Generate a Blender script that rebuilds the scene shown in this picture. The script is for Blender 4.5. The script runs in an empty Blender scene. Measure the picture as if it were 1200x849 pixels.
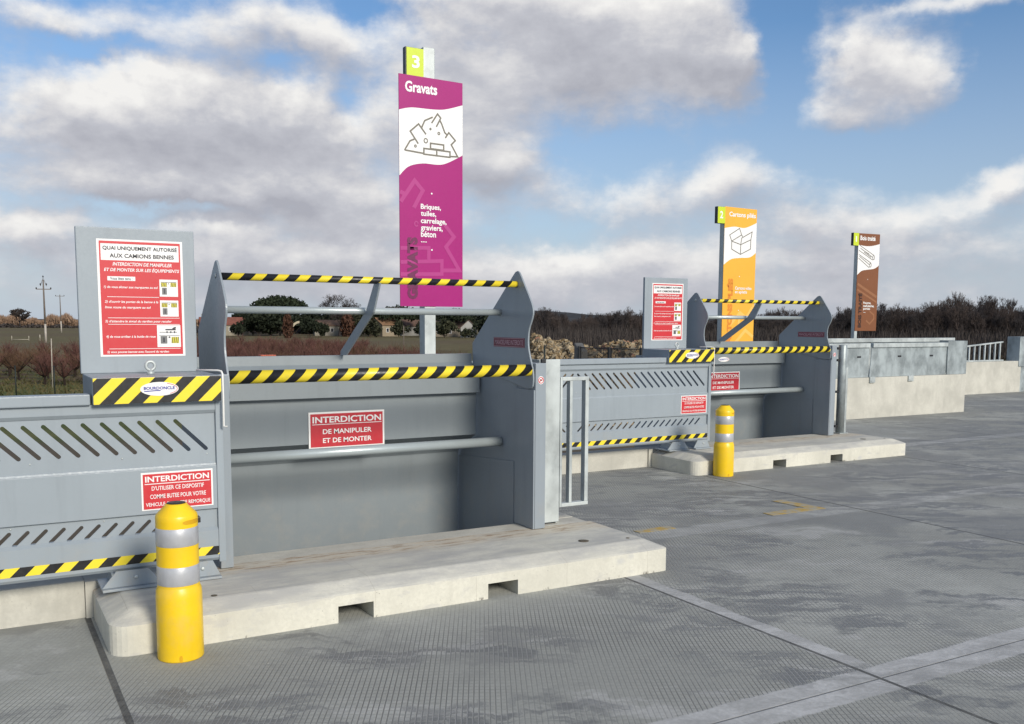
import bpy, bmesh, math, random
from mathutils import Vector, Matrix, Quaternion
C = bpy.context
S = C.scene
COL = S.collection
R = math.radians
PI = math.pi

# ------------------------------------------------------------------ camera
H_EYE = 1.6
PITCH, YAW, ROLL = 0.105785678, 0.520463743, 0.00498255557
FPX, CYPX = 1105.636, 494.593
fwd = Vector((math.sin(YAW)*math.cos(PITCH), math.cos(YAW)*math.cos(PITCH), -math.sin(PITCH)))
rt = Vector((math.cos(YAW), -math.sin(YAW), 0))
up = rt.cross(fwd)
rt, up = rt*math.cos(ROLL)+up*math.sin(ROLL), up*math.cos(ROLL)-rt*math.sin(ROLL)
cd = bpy.data.cameras.new('camera')
cam = bpy.data.objects.new('camera', cd); COL.objects.link(cam)
cam.matrix_world = Matrix(((rt.x, up.x, -fwd.x, 0), (rt.y, up.y, -fwd.y, 0), (rt.z, up.z, -fwd.z, H_EYE), (0, 0, 0, 1)))
cd.sensor_fit = 'HORIZONTAL'; cd.sensor_width = 36
cd.lens = 36*FPX/1200
cd.shift_y = (CYPX-424.5)/1200
cd.clip_end = 20000; cd.clip_start = 0.05
S.camera = cam

def look(x, y):                       # direction seen at a spot of the photograph, used for the far sky only
    return (fwd + rt*((x-600)/FPX) - up*((y-CYPX)/FPX)).normalized()

# ------------------------------------------------------------------ light
SUN_EL, SUN_AZ = R(25), R(173)
SUN_STRENGTH = 3.5
SKY_STRENGTH = 0.088
S.view_settings.view_transform = 'Standard'
S.view_settings.look = 'None'
S.view_settings.exposure = 0.0
S.view_settings.gamma = 1.0
S.view_settings.use_curve_mapping = False
S.render.engine = 'CYCLES'
S.cycles.use_denoising = True
S.cycles.use_adaptive_sampling = True
S.cycles.adaptive_threshold = 0.012
S.cycles.max_bounces = 6
S.cycles.diffuse_bounces = 3
S.cycles.glossy_bounces = 3

sd = bpy.data.lights.new('sun', 'SUN')
sd.energy = SUN_STRENGTH; sd.angle = R(15); sd.color = (1.0, 0.93, 0.82)
so = bpy.data.objects.new('sun', sd); COL.objects.link(so)
sdir = Vector((math.sin(SUN_AZ)*math.cos(SUN_EL), math.cos(SUN_AZ)*math.cos(SUN_EL), math.sin(SUN_EL)))
so.rotation_euler = (-sdir).to_track_quat('-Z', 'Y').to_euler()
so.location = (0, -20, 20)

# ------------------------------------------------------------------ node helpers
class NT:
    def __init__(s, tree): s.t = tree; s.n = tree.nodes; s.l = tree.links
    def new(s, kind, **kw):
        n = s.n.new(kind)
        for k, v in kw.items(): setattr(n, k, v)
        return n
    def put(s, sock, v):
        if isinstance(v, bpy.types.NodeSocket): s.l.new(v, sock)
        elif v is not None:
            try: sock.default_value = v
            except Exception: sock.default_value = (*v, 1) if len(v) == 3 else v
    def m(s, op, a, b=None, c=None, clamp=False):
        n = s.new('ShaderNodeMath', operation=op); n.use_clamp = clamp
        s.put(n.inputs[0], a); s.put(n.inputs[1], b); s.put(n.inputs[2], c)
        return n.outputs[0]
    def v(s, op, a, b=None, scale=None):
        n = s.new('ShaderNodeVectorMath', operation=op)
        s.put(n.inputs[0], a); s.put(n.inputs[1], b)
        if scale is not None: s.put(n.inputs['Scale'], scale)
        return n.outputs['Value'] if op in ('DOT_PRODUCT', 'LENGTH') else n.outputs[0]
    def xyz(s, a):
        n = s.new('ShaderNodeSeparateXYZ'); s.put(n.inputs[0], a); return n.outputs
    def comb(s, x, y, z=0.0):
        n = s.new('ShaderNodeCombineXYZ'); s.put(n.inputs[0], x); s.put(n.inputs[1], y); s.put(n.inputs[2], z); return n.outputs[0]
    def noise(s, vec, scale, detail=4, rough=0.55, dist=0.0, out='Fac', lac=2.0):
        n = s.new('ShaderNodeTexNoise'); s.put(n.inputs['Vector'], vec)
        s.put(n.inputs['Scale'], scale); n.inputs['Detail'].default_value = detail
        n.inputs['Roughness'].default_value = rough; n.inputs['Distortion'].default_value = dist
        n.inputs['Lacunarity'].default_value = lac
        return n.outputs['Fac' if out == 'Fac' else 'Color']
    def ramp(s, f, lo, hi, a=0.0, b=1.0, smooth=True):
        n = s.new('ShaderNodeMapRange'); n.interpolation_type = 'SMOOTHSTEP' if smooth else 'LINEAR'
        n.clamp = True
        s.put(n.inputs['Value'], f); s.put(n.inputs['From Min'], lo); s.put(n.inputs['From Max'], hi)
        s.put(n.inputs['To Min'], a); s.put(n.inputs['To Max'], b)
        return n.outputs['Result']
    def mix(s, f, a, b, blend='MIX'):
        n = s.new('ShaderNodeMix', data_type='RGBA', blend_type=blend)
        s.put(n.inputs[0], f); s.put(n.inputs[6], a); s.put(n.inputs[7], b)
        return n.outputs[2]

# ------------------------------------------------------------------ world: clear sky plus a broken cloud layer
world = bpy.data.worlds.new('World'); S.world = world; world.use_nodes = True
def build_world():
    t = NT(world.node_tree); t.n.clear()
    def deg(x, y):
        d = look(x, y); return (math.degrees(math.atan2(d.x, d.y)), math.degrees(math.asin(d.z)))
    # cloud masses: centre and half size where they stand in the sky, weight
    masses = [((190,170),(230,85),1.0), ((90,115),(85,42),.6), ((240,120),(120,50),.6), ((385,50),(50,36),.45), ((330,140),(140,70),.6),
              ((690,70),(175,85),1.1), ((560,140),(110,55),.5), ((840,60),(65,55),.75), ((620,5),(190,45),.7), ((500,60),(45,60),.4),
              ((1060,75),(85,45),1.0), ((955,135),(60,26),.6), ((1010,55),(35,28),.4),
              ((575,190),(110,26),.8), ((880,200),(65,30),.75), ((1190,205),(45,28),1.0), ((1130,240),(65,16),.35),
              ((720,245),(100,24),.6), ((960,258),(130,20),.6), ((40,265),(60,20),.8), ((420,262),(150,22),.7), ((300,215),(230,24),.4),
              ((1120,4),(90,14),.7), ((50,20),(100,24),.7), ((270,25),(130,36),.6), ((300,300),(300,24),.9), ((850,300),(350,28),.9), ((650,230),(600,22),.35),
              ((600,345),(700,26),.9), ((-300,120),(220,120),.9), ((1620,120),(200,100),.9), ((600,-220),(500,90),.8),
              ((110,50),(70,12),-.6), ((345,70),(36,18),-.5), ((425,14),(45,24),-.7), ((415,115),(30,30),-.55), ((200,243),(110,9),-.5), ((300,240),(330,26),.25),
              ((640,262),(60,24),-.5), ((745,170),(75,22),-.5), ((915,80),(34,80),-.9), ((1010,180),(110,20),-.7), ((1165,110),(45,70),-.9),
              ((690,205),(60,40),-.5), ((1070,195),(60,22),-.5), ((500,235),(60,10),-.3)]
    grp = bpy.data.node_groups.new('cloud_density', 'ShaderNodeTree')
    grp.interface.new_socket('Vector', in_out='INPUT', socket_type='NodeSocketVector')
    grp.interface.new_socket('Density', in_out='OUTPUT', socket_type='NodeSocketFloat')
    g = NT(grp); gi = g.new('NodeGroupInput'); go = g.new('NodeGroupOutput')
    p = gi.outputs[0]
    w1 = g.v('SUBTRACT', g.noise(p, 0.22, 3, .5, out='C'), (.5, .5, .5))
    w2 = g.v('SUBTRACT', g.noise(p, 0.9, 5, .6, out='C'), (.5, .5, .5))
    q = g.v('ADD', p, g.v('MULTIPLY', w1, (5.0, 2.6, 0)))
    q = g.v('ADD', q, g.v('MULTIPLY', w2, (1.7, 1.1, 0)))
    tot = None
    for (c, r, wt) in masses:
        a, e = deg(*c); a0, e0 = deg(c[0]-r[0], c[1]); a1, e1 = deg(c[0], c[1]-r[1])
        ra, re = abs(a-a0), abs(e1-e)
        d = g.v('MULTIPLY', g.v('SUBTRACT', q, (a, e, 0)), (1/ra, 1/re, 0))
        b = g.m('MULTIPLY', g.m('POWER', 0.40, g.v('DOT_PRODUCT', d, d)), wt)
        tot = b if tot is None else g.m('ADD', tot, b)
    pa = g.v('MULTIPLY', p, (1.0, 1.7, 1))
    f1 = g.noise(pa, 0.17, 8, .50)
    f2 = g.noise(pa, 0.75, 7, .62)
    tot = g.m('ADD', tot, g.m('MULTIPLY', g.m('SUBTRACT', f1, .5), 1.25))
    tot = g.m('ADD', tot, g.m('MULTIPLY', g.m('SUBTRACT', f2, .5), .50))
    px_, py_, _z = g.xyz(p)
    away = g.ramp(g.m('ABSOLUTE', g.m('SUBTRACT', px_, 30)), 40, 75, 0, .38)
    high = g.ramp(py_, 20, 34, 0, .34)
    tot = g.m('ADD', tot, g.m('MAXIMUM', away, high))  # extra cloud cover out of view, added to make the ambient light greyer
    g.l.new(tot, go.inputs[0])

    tc = t.new('ShaderNodeTexCoord')
    d = t.v('NORMALIZE', tc.outputs['Generated'])
    x, y, z = t.xyz(d)
    az = t.m('MULTIPLY', t.m('ARCTAN2', x, y), 180/PI)
    el = t.m('MULTIPLY', t.m('ARCSINE', z), 180/PI)
    p = t.comb(az, el)
    def dens(vec):
        n = t.new('ShaderNodeGroup'); n.node_tree = grp; t.l.new(vec, n.inputs[0]); return n.outputs[0]
    D = dens(p); Du = dens(t.v('ADD', p, (-.5, 1.15, 0))); 
    sky = t.new('ShaderNodeTexSky', sky_type='NISHITA')
    sky.sun_disc = False; sky.sun_elevation = SUN_EL; sky.sun_rotation = SUN_AZ
    sky.air_density = 1.0; sky.dust_density = 0.7; sky.ozone_density = 2.0; sky.altitude = 50
    skyc = t.v('MULTIPLY', sky.outputs[0], (SKY_STRENGTH*1.0, SKY_STRENGTH*1.24, SKY_STRENGTH*1.46))
    # veil of thin haze towards the horizon
    alpha = t.ramp(D, .0, 1.02)
    thick = t.ramp(D, .5, 1.9)
    rim = t.m('SUBTRACT', D, Du)
    lit = t.m('ADD', t.m('MULTIPLY', rim, .85), .50)
    lit = t.m('SUBTRACT', lit, t.m('MULTIPLY', thick, .22))
    fine = t.noise(t.v('MULTIPLY', p, (1, 1.6, 1)), 0.16, 7, .5)
    lit = t.m('ADD', lit, t.m('MULTIPLY', t.m('SUBTRACT', fine, .5), .95), clamp=False)
    lit = t.m('MULTIPLY', t.m('ADD', lit, 0.0), t.ramp(el, 0.0, 7.0, .80, 1.0))
    lit = t.m('MINIMUM', t.m('MAXIMUM', lit, 0.0), 1.0)
    n = t.new('ShaderNodeValToRGB'); t.l.new(lit, n.inputs[0])
    cr = n.color_ramp
    cr.elements[0].position = 0.0; cr.elements[0].color = (.42, .43, .485, 1)
    cr.elements[1].position = 1.0; cr.elements[1].color = (.90, .89, .87, 1)
    e = cr.elements.new(.38); e.color = (.54, .55, .60, 1)
    e = cr.elements.new(.70); e.color = (.74, .735, .745, 1)
    hz = t.ramp(el, -.5, 16.5, .86, 0.0, smooth=False)
    skyc = t.mix(hz, skyc, (.50, .555, .66, 1))
    col = t.mix(alpha, skyc, n.outputs[0])
    bg = t.new('ShaderNodeBackground'); t.l.new(col, bg.inputs[0]); bg.inputs[1].default_value = 1.0
    out = t.new('ShaderNodeOutputWorld'); t.l.new(bg.outputs[0], out.inputs[0])
build_world()
world.cycles.sampling_method = 'MANUAL'; world.cycles.sample_map_resolution = 512

# ------------------------------------------------------------------ mesh helpers
class MB:
    def __init__(s): s.bm = bmesh.new()
    def box(s, x0, x1, y0, y1, z0, z1, bev=0.0):
        r = bmesh.ops.create_cube(s.bm, size=1.0)
        vs = r['verts']
        for v in vs:
            v.co = Vector(((x0+x1)/2 + v.co.x*(x1-x0), (y0+y1)/2 + v.co.y*(y1-y0), (z0+z1)/2 + v.co.z*(z1-z0)))
        if bev:
            es = list({e for v in vs for e in v.link_edges})
            bmesh.ops.bevel(s.bm, geom=es, offset=bev, segments=2, profile=.6, affect='EDGES', clamp_overlap=True)
        return s
    def prism(s, pts, axis, a, b, bev=0.0):
        """polygon pts (2D) extruded along axis from a to b. 'x': pts are (y,z); 'y': (x,z); 'z': (x,y)"""
        def mk(p, t):
            return Vector((t, p[0], p[1])) if axis == 'x' else Vector((p[0], t, p[1])) if axis == 'y' else Vector((p[0], p[1], t))
        n = len(pts)
        A = [s.bm.verts.new(mk(p, a)) for p in pts]; B = [s.bm.verts.new(mk(p, b)) for p in pts]
        fs = [s.bm.faces.new(A), s.bm.faces.new(B[::-1])]
        for i in range(n): fs.append(s.bm.faces.new((A[i], B[i], B[(i+1) % n], A[(i+1) % n])))
        bmesh.ops.recalc_face_normals(s.bm, faces=fs)
        if bev:
            es = list({e for f in fs[:2] for e in f.edges})
            bmesh.ops.bevel(s.bm, geom=es, offset=bev, segments=1, affect='EDGES', clamp_overlap=True)
        return s
    def tube(s, pts, r, seg=12, caps=True, r1=None):
        pts = [Vector(p) for p in pts]; n = len(pts); rings = []
        prev = None
        for i, p in enumerate(pts):
            d = (pts[min(i+1, n-1)] - pts[max(i-1, 0)]).normalized()
            if prev is None:
                a = Vector((0, 0, 1)) if abs(d.z) < .9 else Vector((1, 0, 0))
                u = d.cross(a).normalized()
            else:
                u = (prev - d*prev.dot(d)).normalized()
            prev = u; w = d.cross(u)
            rr = r if r1 is None else r + (r1-r)*i/max(1, n-1)
            rings.append([s.bm.verts.new(p + (u*math.cos(2*PI*k/seg) + w*math.sin(2*PI*k/seg))*rr) for k in range(seg)])
        for i in range(n-1):
            for k in range(seg):
                f = s.bm.faces.new((rings[i][k], rings[i][(k+1) % seg], rings[i+1][(k+1) % seg], rings[i+1][k])); f.smooth = seg > 5
        if caps:
            s.bm.faces.new(rings[0][::-1]); s.bm.faces.new(rings[-1])
        return s
    def lathe(s, prof, cx=0, cy=0, seg=40):
        rings = []
        for (r, z) in prof:
            rings.append([s.bm.verts.new((cx + r*math.cos(2*PI*k/seg), cy + r*math.sin(2*PI*k/seg), z)) for k in range(seg)])
        for i in range(len(prof)-1):
            for k in range(seg):
                f = s.bm.faces.new((rings[i][k], rings[i][(k+1) % seg], rings[i+1][(k+1) % seg], rings[i+1][k])); f.smooth = True
        s.bm.faces.new(rings[0][::-1]); s.bm.faces.new(rings[-1])
        return s
    def add_mesh(s, me, mat=None):
        n = len(s.bm.verts)
        s.bm.from_mesh(me); s.bm.verts.ensure_lookup_table()
        if mat is not None:
            for v in s.bm.verts[n:]: v.co = mat @ v.co
        return s
    def poly(s, pts):
        vs = [s.bm.verts.new(p) for p in pts]; f = s.bm.faces.new(vs); return f
    def ball(s, c, r, sx=1, sy=1, sz=1, sub=2):
        res = bmesh.ops.create_icosphere(s.bm, subdivisions=sub, radius=r)
        for v in res['verts']: v.co = Vector((c[0]+v.co.x*sx, c[1]+v.co.y*sy, c[2]+v.co.z*sz))
        for f in {f for v in res['verts'] for f in v.link_faces}: f.smooth = True
        return s
    def build(s, name, mat, parent=None, sharp=True):
        me = bpy.data.meshes.new(name); s.bm.to_mesh(me); s.bm.free()
        o = bpy.data.objects.new(name, me); COL.objects.link(o)
        if mat: me.materials.append(mat)
        if parent: o.parent = parent
        return o

def merge(name, parts, parent=None):
    """several layers of print -> one printed face with several inks"""
    out = MB(); mats = []
    for mb, mat in parts:
        if mat not in mats: mats.append(mat)
        k = mats.index(mat)
        me = bpy.data.meshes.new('layer'); mb.bm.to_mesh(me); mb.bm.free()
        n = len(out.bm.faces); out.bm.from_mesh(me); out.bm.faces.ensure_lookup_table()
        for f in out.bm.faces[n:]: f.material_index = k
        bpy.data.meshes.remove(me)
    o = out.build(name, None, parent)
    for m in mats: o.data.materials.append(m)
    return o

def raw(name, verts, faces, mat, parent=None, smooth=False):
    me = bpy.data.meshes.new(name); me.from_pydata(verts, [], faces); me.update()
    if smooth: me.polygons.foreach_set('use_smooth', [True]*len(me.polygons))
    o = bpy.data.objects.new(name, me); COL.objects.link(o)
    if mat: me.materials.append(mat)
    if parent: o.parent = parent
    return o

def tag(o, label=None, cat=None, group=None, kind=None):
    if label: o['label'] = label
    if cat: o['category'] = cat
    if group: o['group'] = group
    if kind: o['kind'] = kind
    return o
def empty(name, loc=(0, 0, 0), rz=0.0):
    o = bpy.data.objects.new(name, None); COL.objects.link(o)
    o.location = loc; o.rotation_euler = (0, 0, rz); o.empty_display_size = .2
    return o
def kids(o): return [c for c in bpy.data.objects if c.parent == o]
def copy_tree(o, parent=None, skip=()):
    c = o.copy(); COL.objects.link(c)
    if parent: c.parent = parent
    for ch in kids(o):
        if ch.name.split('.')[0] in skip: continue
        copy_tree(ch, c, skip)
    return c

def extract(cu, name='tmp'):
    """curve data -> mesh data"""
    ob = bpy.data.objects.new(name, cu); COL.objects.link(ob)
    dg = C.evaluated_depsgraph_get(); dg.update()
    me = bpy.data.meshes.new_from_object(ob.evaluated_get(dg))
    bpy.data.objects.remove(ob)
    return me
def flat_mesh(outlines, depth):
    """filled 2D shape with holes (even-odd), thickness 2*depth, in local XY"""
    cu = bpy.data.curves.new('shape', 'CURVE'); cu.dimensions = '2D'; cu.fill_mode = 'BOTH'; cu.extrude = depth
    for pts in outlines:
        sp = cu.splines.new('POLY'); sp.points.add(len(pts)-1)
        for p, q in zip(sp.points, pts): p.co = (q[0], q[1], 0, 1)
        sp.use_cyclic_u = True
    return extract(cu)
XZ = lambda y: Matrix(((1, 0, 0, 0), (0, 0, -1, y), (0, 1, 0, 0), (0, 0, 0, 1)))     # local XY -> facing -Y at depth y
def YZ(x):  # text lying in the plane x = const, read from -X side: local X runs towards -Y
    return Matrix(((0, 0, -1, x), (-1, 0, 0, 0), (0, 1, 0, 0), (0, 0, 0, 1)))
def sheet(mb, outlines, y, depth):
    mb.add_mesh(flat_mesh(outlines, depth), XZ(y)); return mb
def text_fit(mb, body, x0, x1, z0, z1, mat, bold=0.0, shear=0.0, rot=False, thick=.0006, keep=False):
    """lettering that fills the box x0..x1, z0..z1 of the plane given by mat"""
    cu = bpy.data.curves.new('letters', 'FONT'); cu.body = body; cu.size = 1.0; cu.offset = bold; cu.shear = shear
    cu.resolution_u = 3
    me = extract(cu)
    xs = [v.co.x for v in me.vertices]; ys = [v.co.y for v in me.vertices]
    a, b, c, d = min(xs), max(xs), min(ys), max(ys)
    if rot:
        for v in me.vertices: v.co = Vector((-v.co.y, v.co.x, v.co.z))
        a, b, c, d = -d, -c, a, b
    sx = (x1-x0)/(b-a); sy = (z1-z0)/(d-c)
    for v in me.vertices:
        v.co = Vector((x0 + (v.co.x-a)*sx, z0 + (v.co.y-c)*sy, thick))
    mb.add_mesh(me, mat); return mb
LIFT = [0]
def stroke(mb, pts, w, mat, closed=False, lift=.001):
    """a drawn line: flat strip of width w along pts with mitred corners"""
    LIFT[0] = (LIFT[0]+1) % 12; lift += LIFT[0]*.00002
    n = len(pts); P = [Vector((p[0], p[1])) for p in pts]; L = []; Rr = []
    for i in range(n):
        a = P[i-1] if (i > 0 or closed) else P[i]; b = P[(i+1) % n] if (i < n-1 or closed) else P[i]
        d0 = (P[i]-a); d1 = (b-P[i])
        if d0.length < 1e-9: d0 = d1
        if d1.length < 1e-9: d1 = d0
        d0 = d0.normalized(); d1 = d1.normalized()
        n0 = Vector((-d0.y, d0.x)); n1 = Vector((-d1.y, d1.x)); m = (n0+n1)
        m = m.normalized() if m.length > 1e-6 else n0
        k = w/2/max(.35, m.dot(n0))
        L.append(P[i]+m*k); Rr.append(P[i]-m*k)
    V = [mb.bm.verts.new(mat @ Vector((p.x, p.y, lift))) for p in L]; W = [mb.bm.verts.new(mat @ Vector((p.x, p.y, lift))) for p in Rr]
    for i in range(n if closed else n-1):
        j = (i+1) % n
        mb.bm.faces.new((W[i], W[j], V[j], V[i]))
    return mb
def capsule(x0, z0, x1, z1, r, k=5):
    a = math.atan2(z1-z0, x1-x0); pts = []
    for i in range(k+1):
        t = a+PI/2+PI*i/k; pts.append((x0+r*math.cos(t), z0+r*math.sin(t)))
    for i in range(k+1):
        t = a-PI/2+PI*i/k; pts.append((x1+r*math.cos(t), z1+r*math.sin(t)))
    return pts
def ellipse(cx, cz, rx, rz, n=40): return [(cx+rx*math.cos(2*PI*i/n), cz+rz*math.sin(2*PI*i/n)) for i in range(n)]
def circle(mb, cx, cz, r, w, mat, n=20): return stroke(mb, ellipse(cx, cz, r, r, n), w, mat, True)
def spline(pts, k=5):
    out = []
    n = len(pts)
    for i in range(n-1):
        p0, p1, p2, p3 = pts[max(0, i-1)], pts[i], pts[i+1], pts[min(n-1, i+2)]
        for j in range(k):
            t = j/k
            out.append(tuple(.5*((2*p1[q]) + (-p0[q]+p2[q])*t + (2*p0[q]-5*p1[q]+4*p2[q]-p3[q])*t*t + (-p0[q]+3*p1[q]-3*p2[q]+p3[q])*t**3) for q in (0, 1)))
    out.append(pts[-1]); return out

# ------------------------------------------------------------------ materials
def newmat(name):
    m = bpy.data.materials.new(name); m.use_nodes = True
    t = NT(m.node_tree); t.n.clear()
    b = t.new('ShaderNodeBsdfPrincipled'); o = t.new('ShaderNodeOutputMaterial'); t.l.new(b.outputs[0], o.inputs[0])
    return m, t, b
def wpos(t): return t.new('ShaderNodeNewGeometry').outputs['Position']
def opos(t): return t.new('ShaderNodeTexCoord').outputs['Object']
def bump(t, b, h, strength, dist=.01):
    n = t.new('ShaderNodeBump'); n.inputs['Strength'].default_value = strength; n.inputs['Distance'].default_value = dist
    t.l.new(h, n.inputs['Height']); t.l.new(n.outputs[0], b.inputs['Normal'])
def scl(c, k): return tuple(min(1, x*k) for x in c)
def surf(name, col, rough=.5, metal=0.0, var=.12, scale=3.0, fine=40.0, bmp=0.0, spec=.5, streak=0.0, dust=None, scuff=0.0):
    m, t, b = newmat(name); p = wpos(t)
    f = t.noise(p, scale, 5, .6); f2 = t.noise(p, fine, 3, .5)
    c = t.mix(t.ramp(f, .25, .75), scl(col, 1-var), scl(col, 1+var))
    c = t.mix(t.ramp(f2, .3, .7, 0, .5), c, t.mix(.5, c, scl(col, 1-var*.8)))
    if streak:
        s = t.noise(t.v('MULTIPLY', p, (14, 14, .8)), 1.0, 4, .6)
        c = t.mix(t.ramp(s, .52, .8, 0, streak), c, scl(col, .62))
    if scuff:
        sv = t.noise(t.v('MULTIPLY', t.v('ADD', p, t.v('SCALE', t.noise(p, 4, 2, .5, out='C'), scale=.08)), (3, 3, 40)), 2.2, 5, .7)
        sm = t.m('MULTIPLY', t.ramp(sv, .66, .72), t.ramp(t.noise(p, 1.7, 4, .6), .50, .64))
        c = t.mix(t.m('MULTIPLY', sm, scuff), c, scl(col, 1.55))
        rs = t.m('MULTIPLY', t.ramp(t.noise(p, 34, 5, .7), .66, .74), t.ramp(t.noise(p, 2.6, 4, .6), .54, .66))
        c = t.mix(t.m('MULTIPLY', rs, scuff), c, (.20, .105, .06))
        gr = t.noise(t.v('MULTIPLY', p, (9, 9, .9)), 1.1, 5, .65)
        c = t.mix(t.m('MULTIPLY', t.ramp(gr, .50, .75), .28), c, scl(col, .70))
    if dust:
        dd = t.noise(p, 9, 6, .65); zz = t.xyz(p)[2]
        g = t.m('MULTIPLY', t.ramp(zz, .2, .65, 1, 0), t.ramp(dd, .42, .75))
        c = t.mix(t.m('MULTIPLY', g, dust), c, (.34, .32, .28))
    t.put(b.inputs['Base Color'], c)
    t.put(b.inputs['Roughness'], t.ramp(f2, .2, .8, max(.03, rough-.07), min(1, rough+.08)))
    b.inputs['Metallic'].default_value = metal
    b.inputs['Specular IOR Level'].default_value = spec
    if bmp: bump(t, b, f2, bmp, .004)
    return m
def stripes(name, period, k, axis='x', phase=0.0, duty=.5, ca=(.84, .66, .035), cb=(.012, .012, .013), rough=.38):
    m, t, b = newmat(name); p = opos(t); X = t.xyz(p)
    f = t.m('FRACT', t.m('ADD', t.m('DIVIDE', t.m('ADD', X[0], t.m('MULTIPLY', X[2], k)), period), phase+100.0))
    e = t.m('LESS_THAN', f, duty)
    w = wpos(t)
    g = t.noise(w, 30, 5, .65)
    c = t.mix(e, cb, ca)
    c = t.mix(t.ramp(g, .62, .85, 0, .35), c, (.25, .24, .2))
    t.put(b.inputs['Base Color'], c)
    t.put(b.inputs['Roughness'], t.ramp(g, .3, .7, rough-.06, rough+.12))
    return m
def galv(name, col=(.50, .535, .525), var=.10):
    m, t, b = newmat(name); p = wpos(t)
    vo = t.new('ShaderNodeTexVoronoi'); vo.inputs['Scale'].default_value = 26; t.l.new(t.v('ADD', p, t.v('SCALE', t.noise(p, 12, 3, .5, out='C'), scale=.06)), vo.inputs['Vector'])
    sp = t.xyz(vo.outputs['Color'])[0]
    f = t.noise(t.v('MULTIPLY', p, (2.6, 2.6, 1.6)), 1.6, 6, .62)
    c = t.mix(t.ramp(f, .34, .66), scl(col, 1-var*2.2), scl(col, 1+var))
    c = t.mix(t.m('MULTIPLY', sp, .22), c, scl(col, 1.25))
    st = t.noise(t.v('MULTIPLY', p, (11, 11, .7)), 1.0, 4, .6)
    c = t.mix(t.ramp(st, .55, .8, 0, .3), c, scl(col, .7))
    t.put(b.inputs['Base Color'], c)
    t.put(b.inputs['Roughness'], t.ramp(f, .3, .7, .38, .58)); b.inputs['Metallic'].default_value = .35
    return m
def concrete(name, col, var=.14, stain=.35, bmp=.35, warm=None):
    m, t, b = newmat(name); p = wpos(t)
    f = t.noise(p, 2.3, 7, .62); g = t.noise(p, 60, 4, .6); h = t.noise(t.v('MULTIPLY', p, (7, 7, 1.2)), 1.2, 5, .6)
    c = t.mix(t.ramp(f, .3, .7), scl(col, 1-var), scl(col, 1+var))
    c = t.mix(t.ramp(h, .5, .75, 0, stain), c, scl(col, .66))
    c = t.mix(t.ramp(g, .35, .7, 0, .35), c, scl(col, .8))
    vo = t.new('ShaderNodeTexVoronoi'); vo.inputs['Scale'].default_value = 34; t.l.new(p, vo.inputs['Vector'])
    pit = t.m('MULTIPLY', t.ramp(vo.outputs['Distance'], .06, .12, 1, 0), t.ramp(t.noise(p, 9, 2, .5), .5, .62))
    c = t.mix(t.m('MULTIPLY', pit, .6), c, scl(col, .4))
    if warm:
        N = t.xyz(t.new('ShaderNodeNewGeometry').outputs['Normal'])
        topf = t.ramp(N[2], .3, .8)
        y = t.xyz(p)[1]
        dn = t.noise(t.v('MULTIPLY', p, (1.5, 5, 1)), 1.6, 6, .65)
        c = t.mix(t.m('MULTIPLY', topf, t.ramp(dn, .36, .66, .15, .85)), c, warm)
        oy = t.xyz(opos(t))[1]
        hb = t.noise(t.v('MULTIPLY', p, (1.2, 7, 1)), 3.2, 7, .72)
        back = t.m('MULTIPLY', topf, t.ramp(oy, 5.14, 5.30))
        c = t.mix(t.m('MULTIPLY', back, t.ramp(hb, .36, .56, .1, .9)), c, (.54, .48, .38))
        c = t.mix(t.m('MULTIPLY', back, t.ramp(t.noise(t.v('MULTIPLY', p, (1.5, 8, 1)), 4.0, 6, .7), .50, .62, 0, .75)), c, (.29, .205, .135))
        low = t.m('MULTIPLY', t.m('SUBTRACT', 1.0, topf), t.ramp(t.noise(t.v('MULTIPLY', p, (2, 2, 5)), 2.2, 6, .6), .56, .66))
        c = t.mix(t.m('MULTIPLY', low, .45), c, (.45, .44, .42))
        zc = t.xyz(opos(t))[2]
        chip = t.m('MULTIPLY', t.ramp(zc, .004, .022, 1, 0), t.ramp(t.noise(t.v('MULTIPLY', p, (1, 1, .4)), 5.5, 5, .75), .57, .63))
        c = t.mix(t.m('MULTIPLY', chip, .85), c, (.10, .09, .075))
        rep = t.ramp(t.noise(t.v('MULTIPLY', p, (1, 1, 1.6)), 1.9, 3, .5), .60, .64)
        c = t.mix(t.m('MULTIPLY', t.m('MULTIPLY', t.m('SUBTRACT', 1.0, topf), rep), .6), c, (.47, .47, .46))
        ck = t.m('FRACT', t.m('DIVIDE', t.m('ADD', t.xyz(p)[0], t.m('MULTIPLY', t.noise(p, 3, 3, .5), .02)), .617))
        c = t.mix(t.m('MULTIPLY', t.m('MULTIPLY', t.m('LESS_THAN', ck, .004), t.ramp(t.noise(p, 2.1, 3, .5), .48, .56)), .4), c, (.28, .25, .2))
    t.put(b.inputs['Base Color'], c); b.inputs['Roughness'].default_value = .88; b.inputs['Specular IOR Level'].default_value = .25
    bump(t, b, t.m('SUBTRACT', t.m('ADD', t.m('MULTIPLY', g, .5), f), pit), bmp, .006)
    return m

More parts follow.
